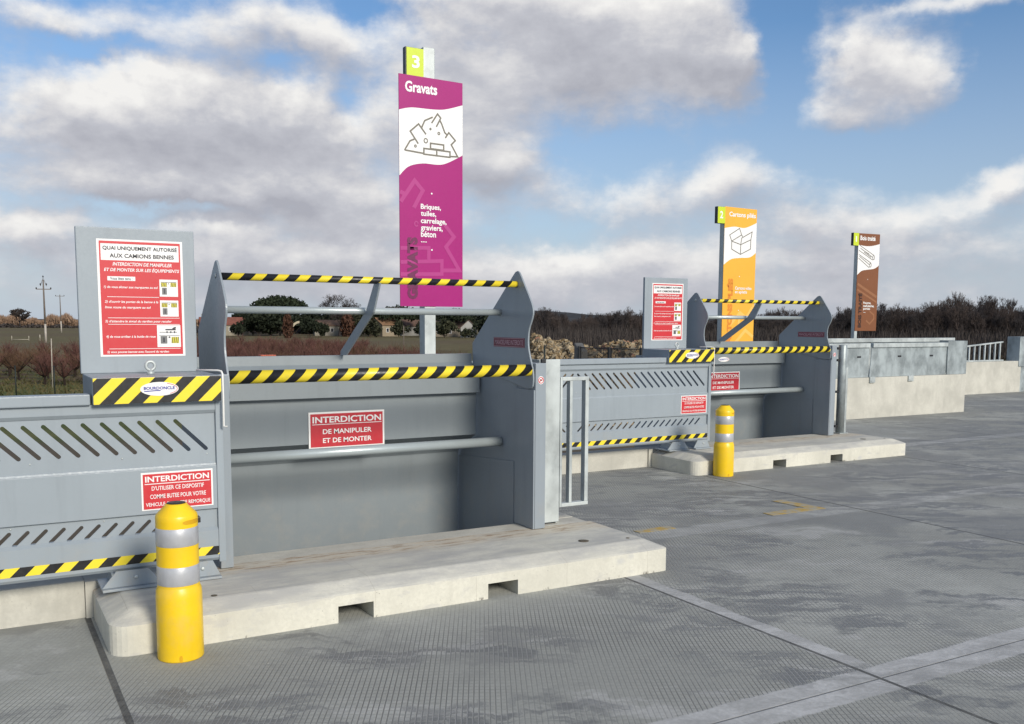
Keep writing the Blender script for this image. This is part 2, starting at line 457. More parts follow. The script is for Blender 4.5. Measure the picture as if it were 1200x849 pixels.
GREY = surf('grey painted steel', (.285, .325, .355), .46, .0, .05, 1.5, 60, .03, dust=.5, streak=.12, scuff=.45)
GREY2 = surf('grey painted plate', (.215, .245, .262), .44, .0, .06, 1.2, 60, .03, dust=.25, streak=.12, scuff=.20)
CHEEK = surf('grey side plate paint', (.27, .305, .335), .36, .0, .05, 1.0, 60, .02, dust=.35, streak=.10, scuff=.45)
SILVER = surf('bright steel tube', (.42, .47, .48), .34, .25, .06, 3, 60, .02)
GALV = galv('galvanised steel')
GALVD = galv('weathered galvanised sheet', (.36, .40, .405), .16)
BLACKP = surf('black plastic', (.02, .02, .022), .45, 0, .1)
YELLOW = surf('yellow plastic', (.88, .57, .012), .36, 0, .06, 6, 60, .03, dust=.18, scuff=.12)
BAND = surf('reflective band', (.50, .505, .52), .34, .30, .08, 20, 240, .02, scuff=.15)
RED = surf('red sign film', (.56, .030, .038), .4, 0, .04)
REDD = surf('faded red sign film', (.50, .028, .04), .38, 0, .04)
WHITE = surf('white sign film', (.80, .79, .77), .42, 0, .03)
INK = surf('dark ink', (.03, .03, .04), .5, 0, .05)
BLUE = surf('blue ink', (.02, .025, .30), .45, 0, .05)
CRIMSON = surf('dark red sticker', (.16, .012, .03), .4, 0, .05)
PINKINK = surf('pale pink ink', (.55, .32, .36), .4, 0, .05)
LIME = surf('lime plate', (.55, .66, .03), .35, 0, .04)
MAGENTA = surf('magenta panel', (.345, .010, .160), .42, 0, .04, spec=.3)
MAGL = surf('light magenta print', (.41, .045, .215), .42, 0, .03, spec=.3)
MAGD = surf('dark magenta print', (.135, .008, .065), .38, 0, .03)
ORANGE = surf('orange panel', (.83, .42, .045), .33, 0, .03)
ORANL = surf('light orange print', (.88, .51, .12), .33, 0, .03)
ORAND = surf('dark orange print', (.70, .24, .03), .33, 0, .03)
BROWN = surf('brown panel', (.205, .075, .028), .33, 0, .04)
BROWNL = surf('light brown print', (.29, .125, .055), .33, 0, .03)
BROWND = surf('dark brown print', (.055, .022, .012), .33, 0, .03)
GREYINK = surf('grey print', (.16, .16, .16), .5, 0, .05)
YELINK = surf('yellow print', (.62, .55, .03), .45, 0, .05)
LINEINK = surf('brown grey line ink', (.16, .145, .115), .4, 0, .03)
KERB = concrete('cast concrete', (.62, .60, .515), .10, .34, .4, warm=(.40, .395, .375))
WALLC = concrete('board marked concrete', (.515, .50, .44), .14, .38, .3)
BARTAPE = stripes('hazard tape', .133, -1.0)
PADTAPE = stripes('padded hazard cover', .130, -1.0)
GATETAPE = stripes('hazard tape strip', .135, -1.0)
PLATETAPE = stripes('hazard plate film', .139, -1.0, phase=.95)

# ------------------------------------------------------------------ setting: ground, quay, far hills
def ground_material():
    m, t, b = newmat('stamped concrete slab'); p = wpos(t); X, Y, Z = t.xyz(p)
    A = R(28)
    U = t.m('SUBTRACT', t.m('MULTIPLY', X, math.cos(A)), t.m('MULTIPLY', Y, math.sin(A)))      # across the stamped lines
    V = t.m('ADD', t.m('MULTIPLY', X, math.sin(A)), t.m('MULTIPLY', Y, math.cos(A)))           # along them
    big = t.noise(p, .45, 6, .6); mid = t.noise(p, 2.2, 6, .62); fine = t.noise(p, 42, 5, .62)
    base = (.385, .390, .358)
    c = t.mix(t.ramp(big, .38, .62), scl(base, .84), scl(base, 1.15))
    c = t.mix(t.ramp(t.noise(p, 7, 6, .65), .35, .7, 0, .35), c, scl(base, .80))
    q = t.comb(U, V)
    qw = t.v('ADD', q, t.v('SCALE', t.v('SUBTRACT', t.noise(q, 2.6, 4, .6, out='C'), (.5, .5, .5)), scale=.45))
    # rubber left by turning tyres: blotches broken into short bars across the lines
    blot = t.noise(t.v('MULTIPLY', qw, (.55, 1.0, 1)), 1.05, 7, .64)
    bars = t.noise(t.v('MULTIPLY', qw, (1.3, 6.5, 1)), 1.7, 6, .66)
    right = t.ramp(X, 2.0, 7.5, 0, .055)
    rub = t.m('MULTIPLY', t.ramp(t.m('ADD', blot, right), .485, .575), t.ramp(bars, .43, .54))
    rub = t.m('MAXIMUM', rub, t.m('MULTIPLY', t.ramp(t.m('ADD', t.noise(t.v('ADD', qw, (31, 17, 0)), .8, 5, .6), right), .53, .64), .65))
    # pale cement dust
    dust = t.noise(t.v('MULTIPLY', t.v('ADD', qw, (21, 9, 0)), (.7, 1.8, 1)), 1.5, 8, .68)
    c = t.mix(t.ramp(dust, .53, .66, 0, .5), c, (.56, .555, .54))
    def near(v, c0, half): return t.m('SUBTRACT', half, t.m('ABSOLUTE', t.m('SUBTRACT', v, c0)))
    def span(v, lo, hi, soft=.25): return t.m('MULTIPLY', t.ramp(v, lo-soft, lo+soft), t.ramp(v, hi-soft, hi+soft, 1, 0))
    wob = t.m('MULTIPLY', t.m('SUBTRACT', t.noise(p, 4, 5, .65), .5), .055)
    bands = [t.m('MULTIPLY', t.ramp(t.m('ADD', near(X, 3.555, .062), wob), -.008, .008), span(Y, 2.9, 5.0, .1)),
             t.m('MULTIPLY', t.ramp(t.m('ADD', near(Y, 2.752, .122), wob), -.008, .008), t.ramp(X, 1.3, 2.6)),
             t.m('MULTIPLY', t.ramp(t.m('ADD', near(Y, 5.535, .115), wob), -.01, .01), t.m('MULTIPLY', span(X, 4.0, 9.6, .9), .45)),
             t.m('MULTIPLY', t.ramp(t.m('ADD', near(Y, 8.20, .11), wob), -.01, .01), t.ramp(X, 9.8, 10.2, 0, .6))]
    smooth = bands[0]
    for k in bands[1:]: smooth = t.m('MAXIMUM', smooth, k)
    def lines(v, per, lo, hi): return t.ramp(t.m('ABSOLUTE', t.m('SUBTRACT', t.m('FRACT', t.m('DIVIDE', v, per)), .5)), lo, hi, 1, 0)
    gx = lines(U, .0232, .07, .16); gy = lines(V, .036, .05, .13)
    worn = t.ramp(t.noise(p, 1.1, 5, .6), .34, .60, .30, 1.0)
    edge_w = t.m('SUBTRACT', 1.0, t.m('MULTIPLY', t.ramp(Y, 4.0, 4.7), t.ramp(X, 3.3, 3.6, .75, .0)))
    grid = t.m('MULTIPLY', t.m('MAXIMUM', gx, t.m('MULTIPLY', gy, .45)), t.m('MULTIPLY', t.m('MULTIPLY', worn, edge_w), t.m('SUBTRACT', 1.0, smooth)))
    # trowelled bands: mottled, paler
    bm_ = t.noise(t.v('MULTIPLY', qw, (1.6, 3, 1)), 2.0, 7, .68)
    c = t.mix(smooth, c, t.mix(t.ramp(bm_, .36, .66), (.40, .40, .39), (.56, .56, .55)))
    rub = t.m('MULTIPLY', rub, t.m('SUBTRACT', 1.0, t.m('MULTIPLY', smooth, .7)))
    groove = t.mix(rub, (.135, .133, .128), (.33, .33, .325))
    c = t.mix(t.m('MULTIPLY', rub, .80), c, (.118, .122, .128))
    c = t.mix(t.m('MULTIPLY', grid, .80), c, groove)
    jx = None
    for x0, w, lo, hi in ((.48, .015, -40, 9), (3.508, .011, -40, 5), (6.615, .010, -40, 9), (9.71, .010, -40, 9), (12.8, .010, -40, 11), (-2.6, .011, -40, 9)):
        k = t.ramp(near(X, x0, w), -.002, .003); jx = k if jx is None else t.m('MAXIMUM', jx, k)
    jy = t.m('MULTIPLY', t.ramp(near(Y, 2.752, .0045), -.002, .002), t.ramp(X, 1.6, 2.8))
    joint = t.m('MAXIMUM', jx, t.m('MULTIPLY', jy, .7))
    jc = t.mix(t.ramp(t.noise(p, 12, 4, .6), .4, .7), (.040, .040, .041), (.095, .093, .088))
    c = t.mix(t.m('MULTIPLY', joint, .9), c, jc)
    # yellowish dust blown against the kerbs, small pale crumbs
    crumb = t.new('ShaderNodeTexVoronoi'); crumb.inputs['Scale'].default_value = 5.5; t.l.new(p, crumb.inputs['Vector'])
    c = t.mix(t.m('MULTIPLY', t.ramp(crumb.outputs['Distance'], .018, .035, 1, 0), .8), c, (.58, .57, .53))
    c = t.mix(t.ramp(fine, .28, .75, .34, 0), c, scl(base, .55))
    t.put(b.inputs['Base Color'], c)
    t.put(b.inputs['Roughness'], t.m('SUBTRACT', .90, t.m('MULTIPLY', rub, .28))); b.inputs['Specular IOR Level'].default_value = .3
    hgt = t.m('SUBTRACT', t.m('ADD', t.m('MULTIPLY', fine, .35), t.m('MULTIPLY', mid, .3)), t.m('ADD', t.m('MULTIPLY', grid, .9), t.m('MULTIPLY', joint, 2.5)))
    bump(t, b, hgt, .55, .004)
    return m
GROUND = ground_material()
DX, DY = 6.01, 2.83                      # one unloading bay to the next
edge = [(-40, 5.6-2*DY), (-2.35-DX, 5.6-DY), (-2.35-DX, 5.6-DY), (3.72-DX, 5.6-DY), (3.72-DX, 5.6), (3.72, 5.6), (3.72, 5.6+DY), (3.72+DX, 5.6+DY), (3.72+DX, 11.05), (15.85, 11.05), (15.85, 13.62), (70, 13.62), (70, -45), (-40, -45)]
edge.pop(2)
q = MB().prism(edge, 'z', -2.6, 0).build('quay_platform', GROUND); tag(q, kind='structure')

def field_material():
    m, t, b = newmat('fields'); p = wpos(t); X, Y, Z = t.xyz(p)
    n1 = t.noise(p, .02, 6, .6); n2 = t.noise(p, .35, 6, .65); n3 = t.noise(p, 3.0, 4, .6)
    grass = t.mix(t.ramp(n2, .3, .7), (.07, .095, .03), (.13, .13, .05))
    soil = t.mix(t.ramp(n2, .3, .7), (.09, .06, .038), (.15, .105, .062))
    far = t.mix(t.ramp(n2, .35, .65), (.115, .098, .048), (.165, .135, .07))
    yd = t.m('ADD', Y, t.m('MULTIPLY', t.m('SUBTRACT', n1, .5), 14))
    c = t.mix(t.ramp(yd, 66, 70), grass, t.mix(t.ramp(n2, .45, .6), soil, grass))
    c = t.mix(t.ramp(yd, 120, 128), c, far)
    strip = t.m('FRACT', t.m('DIVIDE', yd, 130.0))
    c = t.mix(t.m('MULTIPLY', t.m('LESS_THAN', strip, .45), t.ramp(yd, 150, 170, 0, .65)), c, (.13, .098, .06))
    pale = t.ramp(yd, 480, 520)
    c = t.mix(t.m('MULTIPLY', pale, .6), c, (.15, .125, .07))
    c = t.mix(t.ramp(n3, .4, .7, 0, .4), c, (.095, .08, .042))
    yard = t.ramp(yd, 34, 38, 1, 0)
    c = t.mix(yard, c, t.mix(n2, (.07, .055, .04), (.15, .125, .09)))
    t.put(b.inputs['Base Color'], c); b.inputs['Roughness'].default_value = .95; b.inputs['Specular IOR Level'].default_value = .1
    return m
f = raw('field_ground', [(-6000, -3000, -2.6), (9000, -3000, -2.6), (9000, 9000, -2.6), (-6000, 9000, -2.6)], [(0, 1, 2, 3)], field_material())
tag(f, kind='structure')

def hills():
    rnd = random.Random(5); V = []; F = []
    N = 90
    for i in range(N+1):
        a = R(-12 + 110*i/N)
        h = 16 + 9*math.sin(i*.19+1.0)+5*math.sin(i*.43)+2.0*math.sin(i*1.1) + rnd.uniform(-.8, .8)
        if math.degrees(a) < 14: h *= .35
        for (r, k) in ((2300, 0), (2700, 1), (3100, .8), (3600, 0)):
            V.append((math.sin(a)*r, math.cos(a)*r, -2.7 + h*k*(1.25 if r < 3000 else 1.2)))
    for i in range(N):
        for j in range(3):
            a = i*4+j; F.append((a, a+4, a+5, a+1))
    tag(raw('distant_hills', V, F, surf('wooded ridge', (.060, .063, .066), .95, 0, .25, .01, .05, spec=.05), smooth=True), kind='structure')
hills()

# worn yellow ground marks
def worn_yellow():
    m, t, b = newmat('worn yellow paint'); p = wpos(t)
    w = t.ramp(t.noise(p, 11, 7, .72), .40, .56)
    c = t.mix(w, (.46, .30, .06), (.36, .33, .25))
    t.put(b.inputs['Base Color'], c); b.inputs['Roughness'].default_value = .8
    return m
WY = worn_yellow()
tag(MB().prism([(5.74, 5.635), (6.37, 5.635), (6.37, 5.76), (6.33, 6.10), (6.21, 6.12), (6.23, 5.75), (5.74, 5.75)], 'z', .002, .0045).build('painted_marking', WY), kind='structure')
tag(MB().prism([(4.36, 5.635), (4.71, 5.635), (4.71, 5.735), (4.36, 5.725)], 'z', .002, .0045).build('painted_marking', WY), kind='structure')

# ------------------------------------------------------------------ one unloading bay; everything below is in bay coordinates
def wheel_stop_mesh(seed):
    """cast beam with chamfered top edge, rounded front corners and two fork pockets"""
    mb = MB()
    x0, x1, yf, yb = .51, 3.86, 4.69, 5.42
    notch = [(1.63, 1.83), (2.535, 2.735)]
    def ring(off, z, cut):
        r = .10-off*.5; pts = []
        for k in range(7):
            a = PI + PI/2*k/6; pts.append((x0+off+r+r*math.cos(a), yf+off+r+r*math.sin(a)))
        if cut:
            for a, b in notch: pts += [(a, yf+off), (b, yf+off)]
        else:
            for a, b in notch: pts += [(a, yf+off), (b, yf+off)]
        r2 = .035
        for k in range(5):
            a = -PI/2 + PI/2*k/4; pts.append((x1-off-r2+r2*math.cos(a), yf+off+r2+r2*math.sin(a)))
        pts += [(x1-off, yb), (x0+off, yb)]
        return pts
    lv = [(0, 0.0), (0, .09), (0, .147), (.012, .155), (.105, .197), (.118, .2)]
    rings = [[mb.bm.verts.new((*p, z)) for p in ring(o, z, True)] for o, z in lv]
    n = len(rings[0])
    ni = [7, 9]                      # indices of the pocket starts
    for i in range(len(lv)-1):
        for k in range(n):
            if i == 0 and k in ni: continue
            mb.bm.faces.new((rings[i][k], rings[i][(k+1) % n], rings[i+1][(k+1) % n], rings[i+1][k]))
    mb.bm.faces.new(rings[-1])
    for k in ni:                     # pocket walls
        a, b, c, d = rings[0][k], rings[0][k+1], rings[1][k+1], rings[1][k]
        A, B_, C_, D_ = [mb.bm.verts.new((v.co.x, yb-.03, v.co.z)) for v in (a, b, c, d)]
        for fc in ((a, A, D_, d), (b, c, C_, B_), (d, D_, C_, c), (A, B_, C_, D_)): mb.bm.faces.new(fc)
    bmesh.ops.recalc_face_normals(mb.bm, faces=mb.bm.faces[:])
    return mb
O1 = (0, 0, 0)
ws = wheel_stop_mesh(1).build('wheel_stop', KERB)
tag(ws, 'long cast concrete wheel stop behind the nearest yellow bollard', 'wheel stop', 'concrete wheel stops in front of the bays')
def bolt_hole(x, y, r, parent):
    mb = MB()
    mb.lathe([(r, .2015), (r*.97, .203), (r*.5, .2035), (.001, .2032)], x, y, 18)
    o = mb.build('lifting_socket', surf('dark brown socket', (.10, .085, .06), .9, 0, .3, 30, 80), parent); return o  # dark brown disc laid on the top, no hole cut
bolt_hole(3.36, 4.93, .035, ws); bolt_hole(3.66, 4.86, .012, ws); bolt_hole(1.02, 4.83, .016, ws)

# --- low quay wall under the barrier and round the step to the next bay
qw = MB().prism([(-2.33, 5.44), (3.56, 5.44), (3.56, 8.24), (3.72, 8.24), (3.72, 5.6), (-2.33, 5.6)][:3] + [(3.72, 8.24), (3.72, 5.602), (3.72, 5.6), (-2.33, 5.6)], 'z', 0, .206) if False else None
m_ = MB(); m_.box(-2.33, .472, 5.44, 5.6, -.02, .203, .006); m_.box(.473, 3.72, 5.4212, 5.599, -.02, .1992); m_.box(3.56, 3.72, 5.601, 8.25, -.02, .203, .006)
quay = m_.build('quay_wall', WALLC)
tag(quay, 'low concrete quay wall under the nearest grey barrier', 'low wall', 'low quay walls under the barriers')

# --- bollard
def make_bollard():
    r0 = empty('bollard', (.806, 4.585, 0)); mb = MB()
    mb.lathe([(.104, 0), (.106, .006), (.1055, .30), (.103, .333), (.0965, .347), (.0955, .352), (.0955, .360), (.0955, .455), (.0955, .545), (.0955, .635), (.0955, .662), (.0955, .683), (.091, .694), (.052, .735), (.047, .742), (.03, .743), (.028, .735)], seg=48)
    # grip recess and drain notch: thin patches below, recess shade painted as darker yellow
    bd = mb.build('body', YELLOW, r0)
    def band(z0, z1):
        b = MB(); b.lathe([(.0957, z0), (.0968, z0+.002), (.0968, z1-.002), (.0957, z1)], seg=48); b.build('reflective_band', BAND, r0)
    band(.362, .452); band(.548, .634)
    MB().lathe([(.043, .7435), (.041, .7462), (.001, .7455)], seg=28).build('cap', BLACKP, r0)
    def arc_patch(name, a0, a1, z0, z1, rad, mat, dz=.004):
        V = []; F = []; n = 14
        for i in range(n+1):
            a = a0+(a1-a0)*i/n; k = 1-abs(2*i/n-1)**4
            zm = (z0+z1)/2; hz = (z1-z0)/2*(.35+.65*k)
            for (rr, z) in ((rad-.002, zm-hz-.002), (rad+.0012, zm-hz), (rad+.0012, zm+hz), (rad-.002, zm+hz+.002)): V.append((rr*math.cos(a), rr*math.sin(a), z))
        for i in range(n):
            for j in range(3): F.append((i*4+j, i*4+4+j, i*4+5+j, i*4+1+j))
        return raw(name, V, F, mat, r0)
    lip = surf('yellow recess shade', (.66, .36, .008), .4, 0, .05)
    arc_patch('handle_recess_shade', R(-84), R(-22), .652, .672, .0955, lip)
    arc_patch('drain_notch_shade', R(-104), R(-96), .001, .034, .1055, lip)
    MB().box(.086, .108, -.012, .012, .640, .668, .004).build('lug', BLACKP, r0)
    return r0
bol = make_bollard()
tag(bol, 'yellow plastic bollard with two silver bands standing at the nearest wheel stop', 'bollard', 'yellow bollards at the wheel stops')

# --- barrier gate with slots
def make_gate():
    r0 = empty('slotted_barrier', (0, 0, 0)); XL, XR, XM = -2.45, 1.175, -.6375
    mb = MB()
    mb.box(XR-.038, XR, 5.22, 5.275, .275, 1.166, .003); mb.box(XL, XL+.038, 5.22, 5.275, .275, 1.166, .003)
    mb.box(XL+.039, XR-.039, 5.222, 5.232, .575, .815, .003)
    mb.prism([(5.222, .3), (5.222, .455), (5.238, .470), (5.27, .470), (5.27, .285), (5.232, .285)], 'x', XL+.039, XR-.039)
    mb.prism([(5.2325, .815), (5.247, .80), (5.247, .83), (5.236, .826)], 'x', XL+.039, XR-.039)
    mb.prism([(5.224, 1.118), (5.236, 1.100), (5.27, 1.100), (5.27, 1.166), (5.224, 1.166)], 'x', XL+.039, XR-.039)
    frame = mb.build('frame', GREY, r0)
    def field(z0, z1, slots):
        m2 = MB(); o = [[(XL+.036, z0), (XR-.036, z0), (XR-.036, z1), (XL+.036, z1)]] + slots
        sheet(m2, o, 5.243, .0025); return m2.build('slotted_panel', GREY, r0)
    up = []
    for i in range(18):
        x = .931-.0905*i
        if x < XM+.02: break
        for s in (1, -1):
            f = lambda u: XM+s*(u-XM)
            up.append(capsule(f(x), 1.064, f(x+.155), .907, .0105))
    field(.79, 1.115, up)
    lo = []
    for i in range(21):
        x = 1.03-.0825*i
        if x < XM+.09: break
        for s in (1, -1):
            f = lambda u: XM+s*(u-XM)
            lo.append(capsule(f(x), .534, f(x-.063), .473, .0095))
    field(.46, .59, lo)
    MB().box(XL, .515, 5.200, 5.30, 1.167, 1.222, .006).build('top_rail', GREY, r0)
    MB().box(XL+.01, 1.163, 5.2205, 5.2217, .318, .365).build('hazard_strip', GATETAPE, r0)
    # feet
    for x0, x1, x2, x3 in ((.53, .60, .76, .82), (.90, .95, 1.09, 1.13)):
        m3 = MB(); m3.prism([(x0, .216), (x3, .216), (x2, .300), (x1, .300)], 'y', 5.165, 5.177, .002)
        m3.box(x0, x3, 5.135, 5.40, .203, .2155, .002); m3.prism([(5.178, .216), (5.38, .216), (5.30, .284), (5.178, .284)], 'x', x0+.05, x0+.062)
        m3.prism([(5.178, .216), (5.38, .216), (5.30, .284), (5.178, .284)], 'x', x3-.062, x3-.05)
        ft = m3.build('foot', GREY, r0)
        m4 = MB(); m4.ball(((x0+x3)/2+.02, 5.162, .262), .011, 1, .5, 1); m4.build('bolt', GALV, ft)
    m3 = MB(); m3.box(-2.30, -1.90, 5.23, 5.55, .205, .283, .004); m3.build('foot', GREY, r0)
    # rivets
    rv = None
    for i in range(9):
        x = 1.09-.43*i
        for (rx, rz_) in ((x, .878), (x-.1, .557)):
            if rv is None:
                rv = MB().ball((0, 0, 0), .0055, 1, .5, 1, 1).build('rivet', GALV, r0); q_ = rv
            else:
                q_ = rv.copy(); COL.objects.link(q_); q_.parent = r0
            q_.location = (rx, 5.2405, rz_)
    return r0
gate = make_gate()
def warning_sign(parent, x0, x1, z0, z1, y, lines, red, underline=True):
    """white bordered red plate facing -Y"""
    sg = MB().box(x0, x1, y-.002, y, z0, z1).build('warning_sign', WHITE, parent)
    b = .0125 if x1-x0 > .4 else .009
    rg = MB().box(x0+b, x1-b, y-.0032, y-.0021, z0+b*.7, z1-b)
    mb = MB(); mt = XZ(y-.0034)
    for (txt, a, b_, c, d, bold) in lines: text_fit(mb, txt, a, b_, c, d, mt, bold)
    if underline:
        a, b_, c, d = lines[0][1:5]; stroke(mb, [(a-.003, c-.010), (b_+.003, c-.010)], .0042, mt)
    merge('printed_face', [(rg, red), (mb, WHITE)], sg)
    return sg
def rel(x0, x1, z0, z1, L):
    return [(t, x0+(x1-x0)*a, x0+(x1-x0)*b, z0+(z1-z0)*c, z0+(z1-z0)*d, bo) for (t, a, b, c, d, bo) in L]
GS = (.745, 1.113, .596, .798)
warning_sign(gate, *GS, 5.2215, rel(*GS, [('INTERDICTION', .055, .945, .745, .90, .024), ("D'UTILISER CE DISPOSITIF", .14, .87, .52, .635, .012), ('COMME BUTEE POUR VOTRE', .115, .895, .30, .415, .012), ('VEHICULE OU VOTRE REMORQUE', .055, .955, .085, .20, .012)]), RED)
tag(gate, 'grey slotted steel barrier with striped bottom edge left of the nearest bay', 'barrier', 'grey slotted barriers between the bays')

# --- cabinet with hazard plate and instruction board, bolted together on the end of the barrier
def pictogram(mb_g, mb_y, mb_k, x0, x1, z0, z1, y, truck=False):
    mt = XZ(y); w = x1-x0; h = z1-z0
    def hatch(a, b, c, d):
        stroke(mb_y, [(x0+w*a, z0+h*(c+d)/2), (x0+w*b, z0+h*(c+d)/2)], h*(d-c), mt)
        n = 4
        for i in range(n):
            u = a+(b-a)*(i+.25)/n
            stroke(mb_k, [(x0+w*u, z0+h*c), (x0+w*(u+(b-a)/n*.55), z0+h*d)], w*(b-a)/n*.36, mt, lift=.0014)
    if not truck:
        hatch(.08, .40, .58, .82); hatch(.60, .92, .58, .82)
        stroke(mb_k, [(x0+w*.08, z0+h*.85), (x0+w*.92, z0+h*.85)], h*.025, mt)
        stroke(mb_g, [(x0+w*.26, z0+h*.12), (x0+w*.26, z0+h*.52)], w*.26, mt)
        stroke(mb_k, [(x0+w*.26, z0+h*.18), (x0+w*.26, z0+h*.46)], w*.05, mt, lift=.0014)
        stroke(mb_k, [(x0+w*.48, z0+h*.78), (x0+w*.50, z0+h*.74)], w*.06, mt, lift=.0014)
    else:
        stroke(mb_k, [(x0+w*.35, z0+h*.80), (x0+w*.80, z0+h*.80)], h*.06, mt)
        stroke(mb_k, [(x0+w*.66, z0+h*.83), (x0+w*.80, z0+h*.90)], h*.08, mt)
        stroke(mb_g, [(x0+w*.10, z0+h*.68), (x0+w*.85, z0+h*.68)], h*.03, mt)
        for u in (.42, .58, .74): stroke(mb_k, [(x0+w*u, z0+h*.64), (x0+w*u, z0+h*.73)], w*.05, mt)
        stroke(mb_g, [(x0+w*.28, z0+h*.16), (x0+w*.28, z0+h*.50)], w*.28, mt)
        stroke(mb_k, [(x0+w*.28, z0+h*.22), (x0+w*.28, z0+h*.44)], w*.07, mt, lift=.0014)
        stroke(mb_k, [(x0+w*.50, z0+h*.48), (x0+w*.53, z0+h*.42)], w*.07, mt)
        stroke(mb_k, [(x0+w*.08, z0+h*.52), (x0+w*.95, z0+h*.52)], h*.02, mt)
        hatch(.60, .92, .18, .46)
def logo(parent, cx, cz, rx, rz, y):
    pl = MB(); sheet(pl, [ellipse(cx, cz, rx, rz)], y-.001, .001); pl = pl.build('maker_badge', WHITE, parent)
    m1 = MB(); text_fit(m1, 'BOURDONCLE', cx-rx*.82, cx+rx*.80, cz-rz*.10, cz+rz*.34, XZ(y-.0026), .03); 
    stroke(m1, [(cx-rx*.80, cz-rz*.32), (cx-rx*.2, cz-rz*.24), (cx+rx*.05, cz-rz*.24)], rz*.13, XZ(y-.0024)); 
    m2 = MB(); stroke(m2, [(cx+rx*.93*math.cos(a), cz+rz*.86*math.sin(a)) for a in [R(-55+12*i) for i in range(11)]], rz*.07, XZ(y-.0024)); merge('printed_name', [(m1, BLUE), (m2, RED)], pl)
    return pl
def make_cabinet():
    r0 = empty('instruction_board', (0, 0, 0))
    MB().box(.525, 1.163, 5.172, 5.64, 1.168, 1.306, .005).build('box', GREY, r0)
    MB().box(.527, 1.160, 5.1675, 5.1715, 1.171, 1.304, .0015).build('hazard_plate', PLATETAPE, r0)
    pl = [c for c in kids(r0) if c.name.startswith('hazard_plate')][0]
    logo(pl, .845, 1.243, .095, .036, 5.167)
    bd = MB().box(.515, 1.128, 5.605, 5.638, 1.3065, 2.098, .005).build('board', GREY, r0)
    x0, x1, z0, z1 = .617, 1.063, 1.398, 2.036; y = 5.6045
    ps = MB().box(x0, x1, y-.0015, y, z0, z1).build('poster', WHITE, bd); y -= .0016
    W = x1-x0; Hh = z1-z0
    P = lambda a: x0+W*a
    Q = lambda c: z0+Hh*c
    rg = MB()
    for a, b, c, d in ((.028, .972, .016, .822), (.028, .972, .963, .984), (.028, .045, .822, .963), (.955, .972, .822, .963)): rg.box(P(a), P(b), y-.001, y-.0002, Q(c), Q(d))
    y2 = y-.0012
    k = MB(); mt = XZ(y2)
    text_fit(k, 'QUAI UNIQUEMENT AUTORISÉ', P(.068), P(.935), Q(.905), Q(.950), mt, .022); text_fit(k, 'AUX CAMIONS BENNES', P(.145), P(.895), Q(.845), Q(.880), mt, .02)
    w = MB()
    text_fit(w, 'INTERDICTION DE MANIPULER', P(.175), P(.865), Q(.776), Q(.806), mt, .02, .25)
    text_fit(w, 'ET DE MONTER SUR LES ÉQUIPEMENTS', P(.075), P(.955), Q(.724), Q(.763), mt, .02, .25)
    wb = MB(); stroke(wb, [(P(.11), Q(.668)), (P(.43), Q(.668))], Hh*.036, mt, lift=.0004); 
    text_fit(k, 'Vous êtes tenu :', P(.14), P(.40), Q(.656), Q(.681), XZ(y2-.0008), .01)
    for txt, a, b, c, d in (('1) de vous aligner aux marquages au sol', .065, .69, .580, .606), ("2) d'ouvrir les portes de la benne à la", .07, .69, .455, .482), ('ligne rouge du marquage au sol', .07, .60, .407, .433),
                            ('3) d\'attendre le signal du gardien pour reculer', .065, .845, .287, .314), ('4) de vous arrêter à la butée de roue', .07, .645, .155, .182), ("5) vous pouvez bennez avec l'accord du gardien", .075, .80, .024, .050)):
        text_fit(w, txt, P(a), P(b), Q(c), Q(d), mt, .018, .2)
    for zz in (.512, .332, .277, .066): stroke(w, [(P(.10), Q(zz)), (P(.94 if zz != .512 else .70), Q(zz))], .0026, mt)
    pw = MB(); g = MB(); yl = MB(); bk = MB()
    for a, b, c, d, tr in ((.712, .932, .520, .668, 0), (.712, .932, .346, .487, 0), (.665, .948, .078, .270, 1)):
        stroke(pw, [(P(a), Q((c+d)/2)), (P(b), Q((c+d)/2))], Hh*(d-c), mt, lift=.0004)
        pictogram(g, yl, bk, P(a), P(b), Q(c), Q(d), y2-.0004, tr)
    merge('printed_face', [(rg, RED), (wb, WHITE), (pw, WHITE), (k, INK), (w, WHITE), (g, GREYINK), (yl, YELINK), (bk, INK)], ps)
    # lifting eye on the box
    e = MB(); e.tube([(.845+.023*math.cos(2*PI*i/22), 5.43, 1.352+.023*math.sin(2*PI*i/22)) for i in range(23)], .0085, 10, False)
    e.lathe([(.020, 1.306), (.020, 1.316), (.011, 1.322), (.010, 1.333)], .845, 5.43, 16)
    e.build('lifting_eye', GALV, r0)
    MB().tube([(1.06, 5.30, 1.330), (1.155, 5.21, 1.330), (1.168, 5.190, 1.326), (1.172, 5.183, 1.312), (1.172, 5.180, 1.18), (1.171, 5.182, 1.03), (1.19, 5.182, 1.026)], .0055, 8).build('latch_rod', surf('white coated rod', (.75, .74, .70), .4), r0)
    return r0
cab = make_cabinet()
tag(cab, 'large grey board with red and white instructions over a striped box, on the nearest barrier', 'notice board', 'instruction boards on the barriers')

